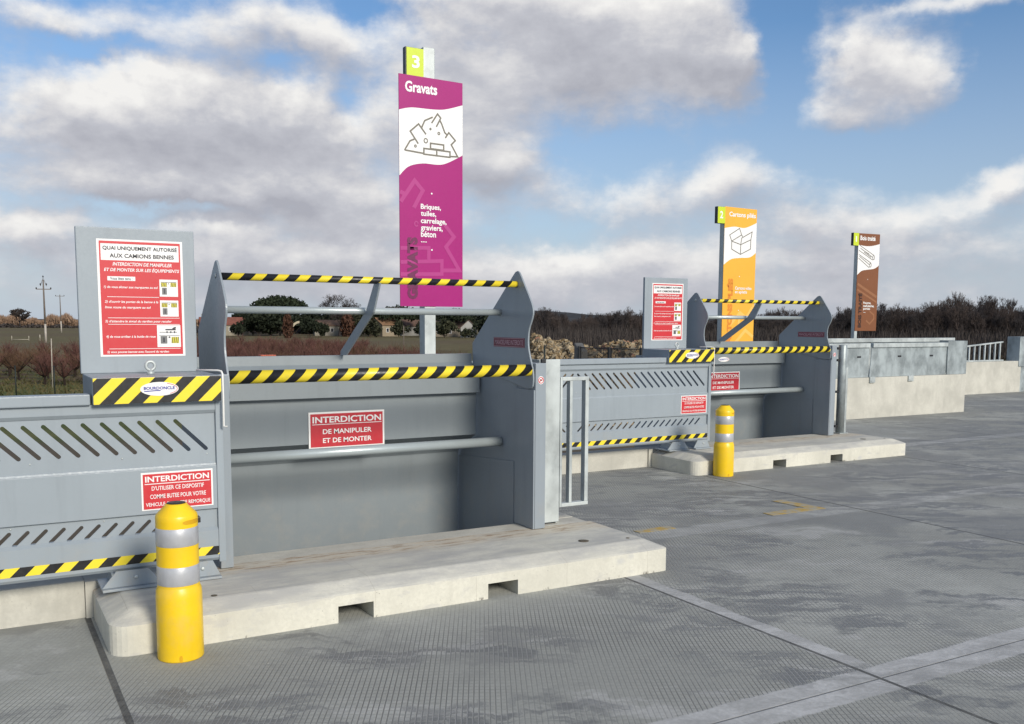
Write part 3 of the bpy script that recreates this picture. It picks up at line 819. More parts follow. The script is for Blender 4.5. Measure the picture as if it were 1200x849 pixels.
# --- tipping guard: side plates, wave cheeks, rails, beam, back panel
WAVE = spline([(5.565, 1.930), (5.539, 1.900), (5.485, 1.831), (5.432, 1.764), (5.392, 1.703), (5.381, 1.657), (5.398, 1.611), (5.429, 1.558), (5.442, 1.504), (5.441, 1.431), (5.413, 1.352), (5.383, 1.285), (5.373, 1.215), (5.381, 1.172)], 4)
WAVE = WAVE + [(5.395, 1.158), (5.45, 1.150), (5.77, 1.200)]
def wave_outline(yb): return WAVE + [(yb, 1.20+(yb-5.77)*.155), (yb, 1.905-(yb-5.66)*.785), (5.66, 1.905), (5.62, 1.935), (5.59, 1.942)]
def make_guard():
    r0 = empty('tipping_guard', (0, 0, 0))
    XA, XB = 1.243, 3.24
    for x in (XA, XB):
        wv = MB().prism(wave_outline(6.13 if x == XA else 6.25), 'x', x, x+.012, .0015).build('wave_plate', CHEEK, r0)
        if x == XB:
            s = MB(); mt = YZ(x-.0012)
            sk = MB().box(x-.0012, x-.0001, 5.485, 5.92, 1.424, 1.490).build('sticker', CRIMSON, wv)
            # lettering read from the bay side; local X runs towards -Y
            text_fit(s, 'MANOEUVRE INTERDITE', -5.90, -5.505, 1.440, 1.474, mt, .012); stroke(s, [(-5.915, 1.485), (-5.49, 1.485), (-5.49, 1.429), (-5.915, 1.429)], .003, mt, True); s.build('lettering', PINKINK, sk)
        b = MB(); b.ball((x-.002, 5.60, 1.855), .016, .3, 1, 1); b.build('pivot_bolt', GALV, wv)
    # fixed posts and lower side plates
    p = MB(); p.box(1.17, 1.241, 5.335, 5.42, .2035, 1.30, .004); p.box(1.228, 1.2405, 5.421, 6.68, -.6, 1.19, .002); p.build('side_plate', CHEEK, r0)
    p = MB(); p.box(3.2535, 3.335, 5.362, 5.60, .2035, 1.325, .004); p.box(3.2535, 3.266, 5.601, 6.68, -.6, 1.29, .002)
    sp = p.build('side_plate', CHEEK, r0)
    MB().prism([(5.640, -.6), (5.640, .632), (6.60, .568), (6.60, -.6)], 'x', 3.2475, 3.2533).build('wear_plate', CHEEK, sp)
    MB().box(3.2425, 3.2532, 5.366, 5.62, .2035, 1.146, .001).build('inner_plate', CHEEK, sp)
    st = MB(); sheet(st, [ellipse(3.294, 1.212, .023, .027)], 5.3612, .0008); st = st.build('round_sticker', WHITE, sp)
    m1 = MB(); circle(m1, 3.294, 1.212, .019, .005, XZ(5.3602), 24); stroke(m1, [(3.281, 1.200), (3.307, 1.224)], .005, XZ(5.3602)); 
    m2 = MB(); stroke(m2, [(3.285, 1.216), (3.303, 1.210)], .008, XZ(5.3604)); merge('printed_face', [(m1, RED), (m2, INK)], st)
    # rails
    MB().tube([(XA+.010, 5.60, 1.852), (XB-.001, 5.60, 1.852)], .0215, 20).build('upper_rail', BARTAPE, r0)
    MB().tube([(XA+.010, 5.83, 1.664), (XB-.001, 5.83, 1.664)], .0225, 18).build('handrail', SILVER, r0)
    MB().tube([(XA+.014, 5.415, 1.278), (XB-.003, 5.415, 1.278)], .0385, 24).build('padded_rail', PADTAPE, r0)
    MB().tube([(1.2415, 5.83, .752), (3.2465, 5.83, .752)], .033, 20).build('lower_rail', SILVER, r0)
    MB().prism([(5.545, 1.832), (5.655, 1.832), (5.66, 1.67), (5.80, 1.585), (6.19, 1.367), (6.29, 1.362), (6.285, 1.392), (5.79, 1.665), (5.665, 1.78)][:0] + [(5.552, 1.835), (5.648, 1.835), (5.79, 1.665), (6.285, 1.392), (6.29, 1.362), (6.18, 1.366), (5.662, 1.655)], 'x', 2.228, 2.240, .001).build('strut', CHEEK, r0)
    bm_ = MB().prism([(6.26, 1.362), (6.255, 1.300), (6.13, 1.200), (6.128, 1.083), (6.18, 1.083), (6.20, 1.175), (6.32, 1.28), (6.32, 1.362)], 'x', XA+.013, XB-.001, .002).build('beam', GREY2, r0)
    pn = MB().prism([(6.185, 1.083), (6.188, .765), (6.46, .635), (6.485, .60), (6.49, .5), (6.50, -.9), (6.506, -.9), (6.496, .5), (6.492, .604), (6.466, .641), (6.195, .769), (6.192, 1.083)], 'x', XA+.013, XB-.002).build('back_panel', GREY2, r0)
    PS = (1.958, 2.505, .734, .982)
    warning_sign(pn, *PS, 6.1815, rel(*PS, [('INTERDICTION', .05, .955, .70, .875, .024), ('DE MANIPULER', .18, .825, .39, .525, .018), ('ET DE MONTER', .18, .825, .145, .28, .018)]), REDD)
    return r0
guard = make_guard()
tag(guard, 'large grey steel tipping guard with wavy side plates and striped rails on the nearest bay', 'safety guard', 'grey tipping guards over the bays')

# ------------------------------------------------------------------ second bay, copied and moved one step along the quay
def shift(o, label, skip=()):
    c = copy_tree(o, None, skip); c.location = Vector(c.location)+Vector((DX, DY, 0)); c['label'] = label; return c
shift(ws, 'concrete wheel stop with two fork pockets behind the farther yellow bollard')
quay2 = shift(quay, 'low concrete quay wall under the farther grey barrier')
shift(bol, 'yellow plastic bollard with two silver bands standing at the farther wheel stop')
shift(gate, 'grey slotted steel barrier seen through the small galvanised frame')
shift(cab, 'smaller looking grey instruction board over a striped box, beside the rubble heaps')
g2 = shift(guard, 'grey steel tipping guard with wavy side plates in front of the orange sign')
bm2 = [c for c in kids(g2) if c.name.startswith('beam')][0]
logo(bm2, 2.18, 1.142, .090, .030, 6.1275)
bp2 = MB().prism([(3.722, 5.44), (3.74, 5.44), (3.74, 5.6), (3.722, 5.6)], 'z', 0, .2)
bp2.bm.free()

# the bay to the left, of which only the barrier's end belongs in view, is the same barrier carried on
tag(MB().box(-9, -2.46, 5.44, 5.6, -.02, .203, .006).build('quay_wall', WALLC), 'low concrete quay wall running on at the left edge of the photo', 'low wall', 'low quay walls under the barriers')

# --- closing plate and small guard frame between bay one and the second barrier
gp = MB(); gp.box(3.3375, 3.505, 5.452, 5.470, .216, 1.345, .003); gp.box(3.3375, 3.350, 5.4705, 5.56, .216, 1.345, .002); gp.box(3.490, 3.504, 5.4705, 5.58, .2035, 1.342, .002)
gp = gp.build('closing_plate', GALV); tag(gp, 'tall plain galvanised closing plate at the right end of the nearest bay', 'steel plate')
MB().box(3.345, 3.378, 5.432, 5.4515, 1.322, 1.350, .003).build('clip', BLACKP, gp)
fr = empty('guard_frame', (0, 0, 0)); tag(fr, 'small galvanised steel frame with one middle bar beside the closing plate', 'guard frame')
MB().box(3.508, 3.526, 5.45, 5.50, .315, 1.222, .003).build('upright', GALV, fr)
MB().box(3.590, 3.612, 5.455, 5.50, .3405, 1.1955, .003).build('middle_bar', GALV, fr)
MB().box(3.716, 3.745, 5.45, 5.50, .3405, 1.1955, .003).build('upright', GALV, fr)
MB().box(3.5265, 3.745, 5.45, 5.50, 1.196, 1.222, .003).build('top_bar', GALV, fr)
MB().box(3.5265, 3.748, 5.45, 5.50, .315, .340, .003).build('bottom_bar', GALV, fr)
MB().box(3.5055, 3.54, 5.51, 5.56, .2035, .30, .002).build('foot_bracket', GALV, fr)

# --- round post and thin upright at the end of bay two
rp = empty('round_post', (9.605, 8.325, .2)); tag(rp, 'round galvanised post at the right end of the farther wheel stop', 'post')
MB().lathe([(.052, .01), (.052, 1.12), (.047, 1.128), (.001, 1.130)], seg=28).build('tube', GALVD, rp)
MB().box(-.075, .075, -.07, .07, .0015, .0115, .002).build('base_plate', GALV, rp)
for z in (.08, .52, .92, 1.07): MB().box(-.10, -.045, -.012, .012, z, z+.03, .004).build('hinge', BLACKP, rp)
tu = MB().box(9.995, 10.04, 8.60, 8.66, 0, 1.02, .003).build('thin_upright', GALV); tag(tu, 'thin square galvanised upright just right of the round post', 'post')
ts = MB().box(9.56, 9.58, 8.42, 8.50, .2035, 1.30, .002); ts = ts.build('closing_plate', GALV); tag(ts, 'narrow galvanised plate between the farther guard and the round post', 'steel plate')
# --- third bay: concrete parapet with folding galvanised flaps
w3 = MB().box(12.0, 15.76, 10.83, 11.03, -.02, .690, .008).build('parapet_wall', WALLC); tag(w3, 'pale concrete parapet wall under the galvanised flaps', 'parapet')
def flap(xa, xb, z0, z1, label, slant=0.0, holes=(), y=10.86):
    r0 = empty('folding_flap', (xa, y, z0)); w = xb-xa; h = z1-z0
    MB().prism([(0, 0), (w, 0), (w, h), (slant, h)], 'y', 0, .012, .001).build('sheet', GALVD, r0)
    MB().box(slant, w, -.028, .05, h-.068, h+.004, .006).build('rim', GALV, r0)
    for hx in holes: MB().box(hx, hx+.09, -.004, -.0005, h*.58, h*.58+.03, .001).build('slot', BLACKP, r0)
    tag(r0, label, 'steel flap', 'galvanised flaps on the parapet wall'); return r0
flap(12.05, 13.17, .6935, 1.262, 'leftmost galvanised flap above the concrete parapet, behind the round post', 0, (.83,))
flap(13.20, 15.215, .6935, 1.262, 'widest galvanised flap in the middle of the concrete parapet', .045, (.70, 1.55))
ep = MB().box(15.22, 15.765, 10.835, 10.855, .6935, 1.295, .003); ep.box(15.745, 15.765, 10.8555, 11.4, .6935, 1.295, .002)
tag(ep.build('end_plate', GALVD), 'upright galvanised end plate at the right end of the parapet', 'steel plate')
for x, s in ((13.16, 'left'), (14.15, 'middle')):
    b = MB().box(x, x+.13, 10.805, 10.8285, .60, .7, .003); b.box(x+.02, x+.11, 10.7995, 10.8045, .615, .640, .001)
    tag(b.build('flap_bracket', GALV), 'small galvanised bracket under the gap between two flaps' if s == 'left' else 'small galvanised bracket under the middle of the widest flap', 'bracket', 'galvanised brackets on the parapet')
bf = MB().box(13.4, 17.0, 12.0, 12.02, .60, 1.30, .003); bf.box(13.4, 17.0, 11.96, 12.06, 1.25, 1.325, .004); bf.box(13.4, 17, 12.0205, 12.2, -2.6, .62)
tag(bf.build('rear_flap', GALV), 'bright topped galvanised flap standing behind the parapet and brown sign', 'steel flap')
w4 = MB().box(15.86, 21.62, 13.44, 13.63, -.02, .735, .008).build('parapet_wall', WALLC); tag(w4, 'pale concrete wall with a small railing at the right edge', 'parapet')
rl = empty('railing', (0, 0, 0)); tag(rl, 'small grey railing with sloping handrail on the far concrete wall', 'railing')
MB().box(19.2, 21.02, 13.50, 13.56, .7375, .772, .003).build('bottom_bar', GALV, rl)
MB().prism([(19.3, 1.055), (20.99, 1.170), (20.99, 1.2), (19.3, 1.085)], 'y', 13.51, 13.55).build('handrail', GALV, rl)
for i in range(9):
    x = 19.36+.19*i; MB().box(x, x+.035, 13.515, 13.545, .7725, 1.056+(x-19.3)*.068, .002).build('baluster', GALV, rl)
pb = MB().box(21.5, 22.7, 13.42, 13.74, .60, 1.303, .006); pb.box(21.63, 22.7, 13.45, 13.7, 0, .6)
tag(pb.build('steel_hopper', GALVD), 'mottled galvanised steel box at the right edge beyond the railing', 'steel box')

# ------------------------------------------------------------------ tall sign panels
def totem(X0, Y, Z0, W, ztop_l, ztop_r, cols, top, bot, title, num, vert, words, marks, icon, post, plate, label, vspan, zbot=0.0):
    base, light, dark = cols
    r0 = empty('sign_totem', (X0+W/2, Y, -2.6)); tag(r0, label, 'sign', 'tall sorting signs behind the bays')
    M = Matrix.Translation((-W/2, 0, Z0+2.6)) @ XZ(0)              # sign-face coordinates -> local
    mb = MB()
    a = flat_mesh([[(0, zbot), (W, zbot), (W, ztop_r), (0, ztop_l)]], .0035)
    mb.add_mesh(a, Matrix.Translation((-W/2, .0045, Z0+2.6)) @ XZ(0)); pn = mb.build('panel', base, r0)
    band = MB(); tp = [(0, top[0][1])]+[p for p in top[1:-1]]+[(W, top[-1][1])]; bt = [(0, bot[0][1])]+[p for p in bot[1:-1]]+[(W, bot[-1][1])]
    band.add_mesh(flat_mesh([spline(tp, 8)+spline(bt, 8)[::-1]], .0002), M)
    wl = MB(); wd = MB(); ww = MB(); ic = MB()
    for pts, w in marks: stroke(wl, [(max(.002, min(W-.002, x)), max(zbot+.002, z)) for x, z in pts], w, M, lift=.0006)
    x0, x1, z0, z1 = vspan
    text_fit(wd, vert, x0, x1, z0, z1, M, .065, rot=True, thick=.0012)
    x0, x1, z0, z1 = title[1:]
    text_fit(ww, title[0], x0, x1, z0, z1, M, .03, thick=.0012)
    for (tx, a0, a1, c0, c1) in words: text_fit(ww, tx, a0, a1, c0, c1, M, .025, thick=.0014)
    icon(ic, M)
    for sx, sz in ((W*.5, .96), (W*.5, .484)):
        stroke(ww, ellipse(sx, sz, .004, .004, 8), .007, M, True, lift=.0017)
    merge('printed_face', [(band, WHITE), (wl, light), (wd, dark), (ww, WHITE), (ic, LINEINK)], pn)
    px0, px1, pd, ptop = post
    g = MB(); g.box(px0-X0-W/2, px1-X0-W/2, .009, .009+pd, 0, ptop+2.6, .004); g.build('post', GALV, r0)
    a0, a1, c0, c1, dy = plate
    nb = MB().box(a0-X0-W/2, a1-X0-W/2, dy, dy+.05, c0+2.6, c1+2.6, .002).build('number_plate', BLACKP, r0)
    f = MB().box(a0-X0-W/2+.012, a1-X0-W/2-.002, dy-.0015, dy-.0002, c0+2.602, c1+2.598)
    t_ = MB(); cx = (a0+a1)/2-X0-W/2+.004; hh = (c1-c0); ww_ = (a1-a0)
    text_fit(t_, num, cx-ww_*(.19 if num != '1' else .10), cx+ww_*(.19 if num != '1' else .10), c0+2.6+hh*.30, c0+2.6+hh*.74, XZ(dy-.002), .03)
    merge('printed_face', [(f, LIME), (t_, WHITE)], nb)
    return r0

def icon3(mb, M):
    L = .0016; w = .0135
    for p in ([(.049, 1.303), (.098, 1.382), (.138, 1.4)], [(.174, 1.366), (.101, 1.462), (.178, 1.529), (.246, 1.45)], [(.205, 1.499), (.235, 1.562), (.31, 1.599)],
              [(.299, 1.548), (.355, 1.63), (.385, 1.598), (.343, 1.522)], [(.375, 1.582), (.393, 1.552), (.423, 1.481), (.446, 1.463)],
              [(.427, 1.437), (.461, 1.485), (.523, 1.424), (.484, 1.386), (.546, 1.29), (.473, 1.286)], [(.049, 1.303), (.222, 1.290)], [(.346, 1.323), (.346, 1.282)]): stroke(mb, p, w, M, lift=L)
    for p in ([(.226, 1.332), (.472, 1.325), (.472, 1.279), (.226, 1.284)], [(.288, 1.380), (.412, 1.377), (.412, 1.332), (.288, 1.335)]): stroke(mb, p, w, M, True, lift=L)
    for c, r in (((.288, 1.498), .006), ((.367, 1.469), .009), ((.148, 1.344), .008), ((.244, 1.397), .016)): stroke(mb, ellipse(*c, r, r*1.15, 14), .009, M, True, lift=L)
totem(3.197, 7.5, 1.727, .594, 1.921, 1.913, (MAGENTA, MAGL, MAGD), [(0, 1.628), (.117, 1.657), (.31, 1.662), (.431, 1.676), (.594, 1.728)], [(0, 1.09), (.085, 1.17), (.215, 1.206), (.404, 1.214), (.594, 1.306)],
      ('Gravats', .057, .352, 1.782, 1.872), '3', 'GRAVATS', [('Briques,', .194, .384, .812, .869), ('tuiles,', .194, .338, .760, .812), ('carrelage,', .194, .437, .693, .752), ('graviers,', .194, .400, .633, .692), ('béton', .194, .336, .590, .642), ('...', .194, .250, .545, .553)],
      [([(.009, .874), (.139, 1.058), (.214, .98), (.129, .831)], .035), ([(.004, .957), (.065, .936)], .035), ([(.412, .712), (.509, .605), (.431, .515), (.561, .317), (.392, .312)], .034), ([(.004, .489), (.268, .5), (.267, .397)], .032), ([(.004, .371), (.392, .393), (.391, .281), (.004, .269)], .032), (ellipse(.152, .698, .016, .020, 14), .012)],
      icon3, (3.428, 3.532, .11, 3.895), (3.262, 3.446, 3.640, 3.876, .012), 'tall magenta sign with a rubble drawing and lime number three on top', (.066, .165, .06, .585))
def icon2(mb, M):
    L = .0016; w = .011
    for p in ([(.137, 1.446), (.141, 1.335), (.308, 1.269), (.495, 1.35), (.496, 1.48)], [(.137, 1.446), (.309, 1.405), (.308, 1.269)], [(.309, 1.405), (.496, 1.48)],
              [(.137, 1.446), (.097, 1.529), (.277, 1.628), (.32, 1.54), (.137, 1.446)], [(.496, 1.48), (.518, 1.591), (.322, 1.496), (.309, 1.405)], [(.32, 1.54), (.345, 1.51)]): stroke(mb, p, w, M, lift=L)
totem(9.18, 10.1, 1.29, .60, 1.915, 1.905, (ORANGE, ORANL, ORAND), [(0, 1.619), (.184, 1.647), (.383, 1.640), (.6, 1.719)], [(0, 1.115), (.137, 1.196), (.3, 1.219), (.483, 1.234), (.6, 1.3)],
      ('Cartons pliés', .079, .577, 1.765, 1.850), '2', 'CARTONS PLIÉS', [('Cartons vides', .224, .535, .775, .82), ('et aplatis', .224, .453, .712, .765)],
      [([(.15, .28), (.331, .452), (.45, .38), (.592, .56)], .045), ([(.25, .02), (.442, .203), (.592, .11)], .045), ([(.331, .452), (.30, .2)], .04)],
      icon2, (9.183, 9.26, .09, 3.17), (9.030, 9.178, 2.968, 3.196, -.01), 'tall orange sign with an open carton drawing and lime number two', (.075, .185, -.09, .93), -.13)
def icon1(mb, M):
    L = .0016; w = .012
    for p in ([(.02, 1.49), (.399, 1.325), (.425, 1.338)], [(.03, 1.585), (.445, 1.407)], [(.06, 1.53), (.41, 1.37)], [(.02, 1.345), (.308, 1.184), (.335, 1.195)], [(.03, 1.412), (.37, 1.262)], [(.04, 1.38), (.33, 1.23)], [(.12, 1.50), (.30, 1.43)], [(.16, 1.46), (.36, 1.37)]): stroke(mb, p, w, M, lift=L)
    stroke(mb, ellipse(.431, 1.368, .024, .04, 16), w, M, True, lift=L); stroke(mb, ellipse(.352, 1.225, .022, .036, 16), w, M, True, lift=L)
totem(14.37, 12.2, 1.46, .585, 1.80, 1.805, (BROWN, BROWNL, BROWND), [(0, 1.590), (.205, 1.572), (.397, 1.585), (.585, 1.625)], [(0, 1.035), (.12, 1.113), (.272, 1.139), (.465, 1.166), (.585, 1.227)],
      ('Bois traité', .048, .46, 1.675, 1.760), '1', 'BOIS TRAITÉ', [('Poutres,', .203, .411, .495, .545), ('menuiseries,', .206, .503, .436, .488), ('portes', .206, .392, .382, .430), ('...', .21, .27, .34, .35)],
      [([(.02, .872), (.559, .634)], .05), ([(.02, .768), (.554, .542)], .035), ([(.295, .196), (.397, .131), (.508, .224), (.503, .303), (.381, .368)], .03)],
      icon1, (14.372, 14.445, .08, 3.23), (14.215, 14.368, 3.03, 3.262, -.01), 'tall brown sign with two log drawings and lime number one', (.055, .165, .06, .70))

# ------------------------------------------------------------------ vegetation
def bark(name, col, var=.3):
    return surf(name, col, .95, 0, var, 2.0, 12, 0, spec=.05)
BARK = bark('dark bark', (.055, .045, .038)); TWIG = bark('bare twigs', (.060, .050, .046)); WOODT = bark('winter wood twigs', (.062, .054, .053), .35); WOODT2 = bark('brownish winter twigs', (.078, .062, .056), .35)
SHOOT = bark('reddish shoots', (.125, .062, .052), .35); SHOOT2 = bark('tan shoots', (.115, .07, .045), .3); STEMD = bark('orchard stems', (.032, .024, .02))
def leafmat(name, a, b):
    m, t, bb = newmat(name); p = wpos(t); f = t.noise(p, .7, 4, .6); g = t.noise(p, 5, 3, .5)
    c = t.mix(t.ramp(t.m('ADD', t.m('MULTIPLY', f, .6), t.m('MULTIPLY', g, .4)), .35, .65), a, b)
    t.put(bb.inputs['Base Color'], c); bb.inputs['Roughness'].default_value = .8; bb.inputs['Specular IOR Level'].default_value = .15
    return m
PINE = leafmat('pine needles', (.016, .024, .013), (.036, .046, .024)); DARKL = leafmat('dark evergreen', (.013, .018, .012), (.030, .036, .020)); RUST = leafmat('rusty foliage', (.06, .03, .02), (.11, .055, .035)); TANB = leafmat('dry reeds', (.20, .13, .085), (.33, .22, .15)); OLIVE = leafmat('grey green bush', (.03, .035, .02), (.06, .06, .035)); UNDER = leafmat('undergrowth', (.040, .034, .032), (.066, .055, .049))

class PL:                                  # plain vertex lists, fast for many thin limbs
    def __init__(s): s.V = []; s.F = []
    def limb(s, a, b, r0, r1, n=3):
        d = (b-a); l = d.length
        if l < 1e-5: return
        d /= l; u = d.cross(Vector((0, 0, 1)) if abs(d.z) < .95 else Vector((1, 0, 0))).normalized(); w = d.cross(u); k = len(s.V)
        for (c, r) in ((a, r0), (b, r1)):
            for i in range(n):
                t = 2*PI*i/n; s.V.append(tuple(c+(u*math.cos(t)+w*math.sin(t))*r))
        for i in range(n): j = (i+1) % n; s.F.append((k+i, k+j, k+n+j, k+n+i))
    def leaf(s, c, r, rnd):
        k = len(s.V); n = Vector((rnd.gauss(0, 1), rnd.gauss(0, 1), rnd.gauss(0, 1))).normalized(); u = n.orthogonal().normalized(); w = n.cross(u)
        for a, q in ((0, 1), (1.7, .7), (3.1, 1), (4.6, .75)): s.V.append(tuple(c+(u*math.cos(a)+w*math.sin(a))*r*q))
        s.F.append((k, k+1, k+2, k+3))
    def blade(s, c, h, w, rnd):
        k = len(s.V); a = rnd.uniform(0, 2*PI); o = Vector((math.cos(a), math.sin(a), 0))*w; s.V += [tuple(c-o), tuple(c+o), tuple(c+Vector((rnd.gauss(0, .18)*h, rnd.gauss(0, .18)*h, h)))]; s.F.append((k, k+1, k+2))
    def obj(s, name, mat, parent=None): return raw(name, s.V, s.F, mat, parent)
def grow(pl, rnd, p, d, L, r, lev, maxlev, spread, twig, up=.25, nb=(2, 3), minr=.006):
    steps = 3 if lev < 2 else 2
    for i in range(steps):
        d2 = (d+Vector((rnd.gauss(0, 1), rnd.gauss(0, 1), rnd.gauss(0, .6)))*.11+Vector((0, 0, up*.12))).normalized()
        q = p+d2*(L/steps); r2 = max(minr, r*(.86 if lev < maxlev else .7))
        pl.limb(p, q, r, r2, 5 if lev < 1 else 3); p, d, r = q, d2, r2
        if lev >= 1 and lev < maxlev and rnd.random() < .55:
            a = rnd.uniform(0, 2*PI); o = d.orthogonal().normalized(); o = (Quaternion(d, a) @ o)
            grow(pl, rnd, p, (d*.75+o*spread).normalized(), L*.55, r*.55, lev+1, maxlev, spread, twig, up, nb, minr)
    if lev >= maxlev: return
    n = rnd.randint(*nb); a0 = rnd.uniform(0, 2*PI)
    for k in range(n):
        o = Quaternion(d, a0+2*PI*k/n+rnd.uniform(-.5, .5)) @ d.orthogonal().normalized()
        grow(pl, rnd, p, (d+o*spread*rnd.uniform(.6, 1.25)+Vector((0, 0, up))).normalized(), L*rnd.uniform(.62, .85), r*.72, lev+1, maxlev, spread, twig, up, nb, minr)
def bare_tree(seed, h, name='bare_tree', lv=5, spread=.62, mat=TWIG, minr=.012, trunk=.26, up=.30):
    rnd = random.Random(seed); pl = PL()
    grow(pl, rnd, Vector((0, 0, -.2)), Vector((rnd.uniform(-.05, .05), rnd.uniform(-.05, .05), 1)), h*trunk, h*.020, 0, lv, spread, mat, up, (2, 3), minr)
    zt = max(v[2] for v in pl.V); k = h/zt
    pl.V = [(x*k, y*k, z*k) for x, y, z in pl.V]
    return pl

# peach orchard beyond the yard fence: goblet stems and reddish shoots
def peach(seed):
    rnd = random.Random(seed); st = PL(); sh = PL()
    p = Vector((0, 0, -.1)); q = Vector((rnd.uniform(-.06, .06), rnd.uniform(-.06, .06), .55)); st.limb(p, q, .09, .075, 6)
    n = rnd.randint(4, 5); a0 = rnd.uniform(0, 6)
    for k in range(n):
        a = a0+2*PI*k/n+rnd.uniform(-.3, .3); d = Vector((math.cos(a)*.8, math.sin(a)*.8, .62)).normalized(); c = q.copy(); r = .05
        for s_ in range(4):
            d = (d+Vector((rnd.gauss(0, .2), rnd.gauss(0, .2), rnd.uniform(.0, .32)))).normalized(); e = c+d*.36; st.limb(c, e, r, r*.8, 4); c = e; r *= .8
            for m in range(15):
                b = c-d*rnd.uniform(0, .36); v = (Vector((rnd.gauss(0, .5), rnd.gauss(0, .5), rnd.uniform(.35, 1.1)))).normalized(); l = rnd.uniform(.35, .95)
                f = b+v*l*.5; v2 = (v+Vector((rnd.gauss(0, .15), rnd.gauss(0, .15), .25))).normalized(); sh.limb(b, f, .010, .008); sh.limb(f, f+v2*l*.5, .008, .005)
    return st, sh
protos = []
for i in range(5):
    st, sh = peach(50+i); r0 = empty('peach_tree'); st.obj('trunk', STEMD, r0); sh.obj('shoots', SHOOT if i != 3 else SHOOT2, r0); protos.append(r0)
rnd = random.Random(11); cnt = 0; used = set()
def in_orchard(x, y):
    a = math.degrees(math.atan2(x, y)); d = x*fwd.x+y*fwd.y
    far = 80 if a < 8 else 122 if a < 21 else 86 if a < 24 else 70
    return -3 < a < 26.5 and 59 < d < far
row = 0; u_ = Vector((rt.x, rt.y)).normalized(); v_ = Vector((fwd.x, fwd.y)).normalized()
spots = []
d = 60.5
while d < 126:
    s_ = -60
    while s_ < 15:
        q = v_*(d+rnd.uniform(-.3, .3))+u_*(s_+rnd.uniform(-.3, .3))
        if in_orchard(q.x, q.y) and rnd.random() < .96: spots.append((q.x, q.y))
        s_ += (1.75 if d < 66 else 2.3)
    d += 4.6
print('orchard', len(spots))
for (x, y) in spots[:290]:
    k = rnd.randrange(5); src = protos[k]
    if k not in used: o = src; used.add(k)
    else: o = copy_tree(src)
    o.location = (x, y, -2.6); o.rotation_euler = (0, 0, rnd.uniform(0, 6.28)); s = rnd.uniform(.84, 1.08); o.scale = (s*1.12, s*1.12, s)
    tag(o, 'leafless peach tree with dark forked stem and reddish shoots in the orchard', 'tree', 'peach trees of the orchard')
# long dry grass under the trees
pl = PL(); rnd = random.Random(3)
for i in range(7000):
    d = rnd.uniform(52, 100) if i % 3 else rnd.uniform(52, 64); a = R(rnd.uniform(0, 29)); q = Vector((math.sin(a), math.cos(a), 0))*(d/math.cos(a-YAW))
    h = rnd.uniform(.08, .30); b = Vector((q.x, q.y, -2.6)); t = b+Vector((rnd.gauss(0, .12), rnd.gauss(0, .12), h)); k = len(pl.V); w = Vector((rt.x, rt.y, 0))*.05
    pl.V += [tuple(b-w), tuple(b+w), tuple(t)]; pl.F.append((k, k+1, k+2))
tag(pl.obj('long_grass', leafmat('dry long grass', (.055, .06, .022), (.13, .105, .05))), kind='stuff')

# wire fence posts
FENCEG = surf('dark green fence paint', (.008, .014, .012), .6, 0, .1); STAKE = surf('pale wooden stake', (.40, .36, .30), .9, 0, .2)
fr2 = empty('wire_fence', (0, 0, 0)); tag(fr2, 'dark green wire fence on thin posts in front of the orchard', 'fence')
a = Vector((1.93, 54.3, 0)); b_ = Vector((3.64, 53.27, 0)); st = (b_-a)
pp = None
for i in range(-3, 16):
    q = a+st*i
    o = MB().tube([(0, 0, -2.6), (0, 0, -.74)], .032, 8).build('post', FENCEG, fr2) if pp is None else pp.copy()
    if pp is None: pp = o
    else: COL.objects.link(o); o.parent = fr2
    o.location = (q.x, q.y, 0)
w = MB(); e0 = a+st*-3; e1 = a+st*15
for z in (-.80, -1.35, -1.9, -2.5): w.tube([(e0.x, e0.y, z), (e1.x, e1.y, z)], .004, 4)
w.build('line_wire', FENCEG, fr2).data['kind'] = 'x'
for (px, d, h, z0) in ((60, 57, 1.2, -.75), (278, 60, 1.3, -2.0), (307, 96, 1.5, -2.6)):
    q = look(px, 420); q = q*(d/q.dot(fwd)); tag(MB().tube([(q.x, q.y, -2.6), (q.x+.05, q.y, z0+h)], .028, 7).build('stake', STAKE), {60: 'tall pale stake in the orchard left of the big instruction board', 278: 'pale stake in the orchard seen just right of the first wavy plate', 307: 'short pale stake at the far edge of the orchard'}[px], 'stake', 'pale stakes in the orchard')

# power poles
POLE = surf('weathered pole', (.15, .125, .105), .9, 0, .2); POLEC = surf('pale pole foot', (.42, .38, .33), .9, 0, .15)
def power_pole(x, y, h, kind, label):
    r0 = empty('power_pole', (x, y, -2.6)); tag(r0, label, 'power pole', 'power poles in the field')
    MB().tube([(0, 0, 0), (0, 0, h*.30)], .20, 10, r1=.185).build('foot', POLEC, r0); MB().tube([(0, 0, h*.3005), (0, 0, h)], .18, 10, r1=.11).build('mast', POLE, r0)
    if kind == 1:
        m = MB(); m.box(-1.25, 1.25, -.06, .06, h*.845, h*.845+.14); m.build('cross_arm', POLE, r0)
        m = MB(); m.tube([(-.5, 0, h*.90), (0, 0, h*1.035), (.5, 0, h*.90)], .05, 6); m.build('top_bracket', POLE, r0)
        for px in (-1.2, 1.2, -.5, .5, 0): MB().ball((px, 0, (h*.845+.24) if abs(px) > 1 else h*.93 if px else h*1.05), .13, 1, 1, 1.5, 1).build('insulator', BLACKP, r0)
    else:
        m = MB(); m.box(-1.3, 1.3, -.06, .06, h*.955, h*.955+.14); m.build('cross_arm', POLE, r0)
        for px in (-1.25, 0, 1.25): MB().ball((px, 0, h*.955+.24), .13, 1, 1, 1.5, 1).build('insulator', BLACKP, r0)
    r0.rotation_euler = (0, 0, -YAW*.6); return r0
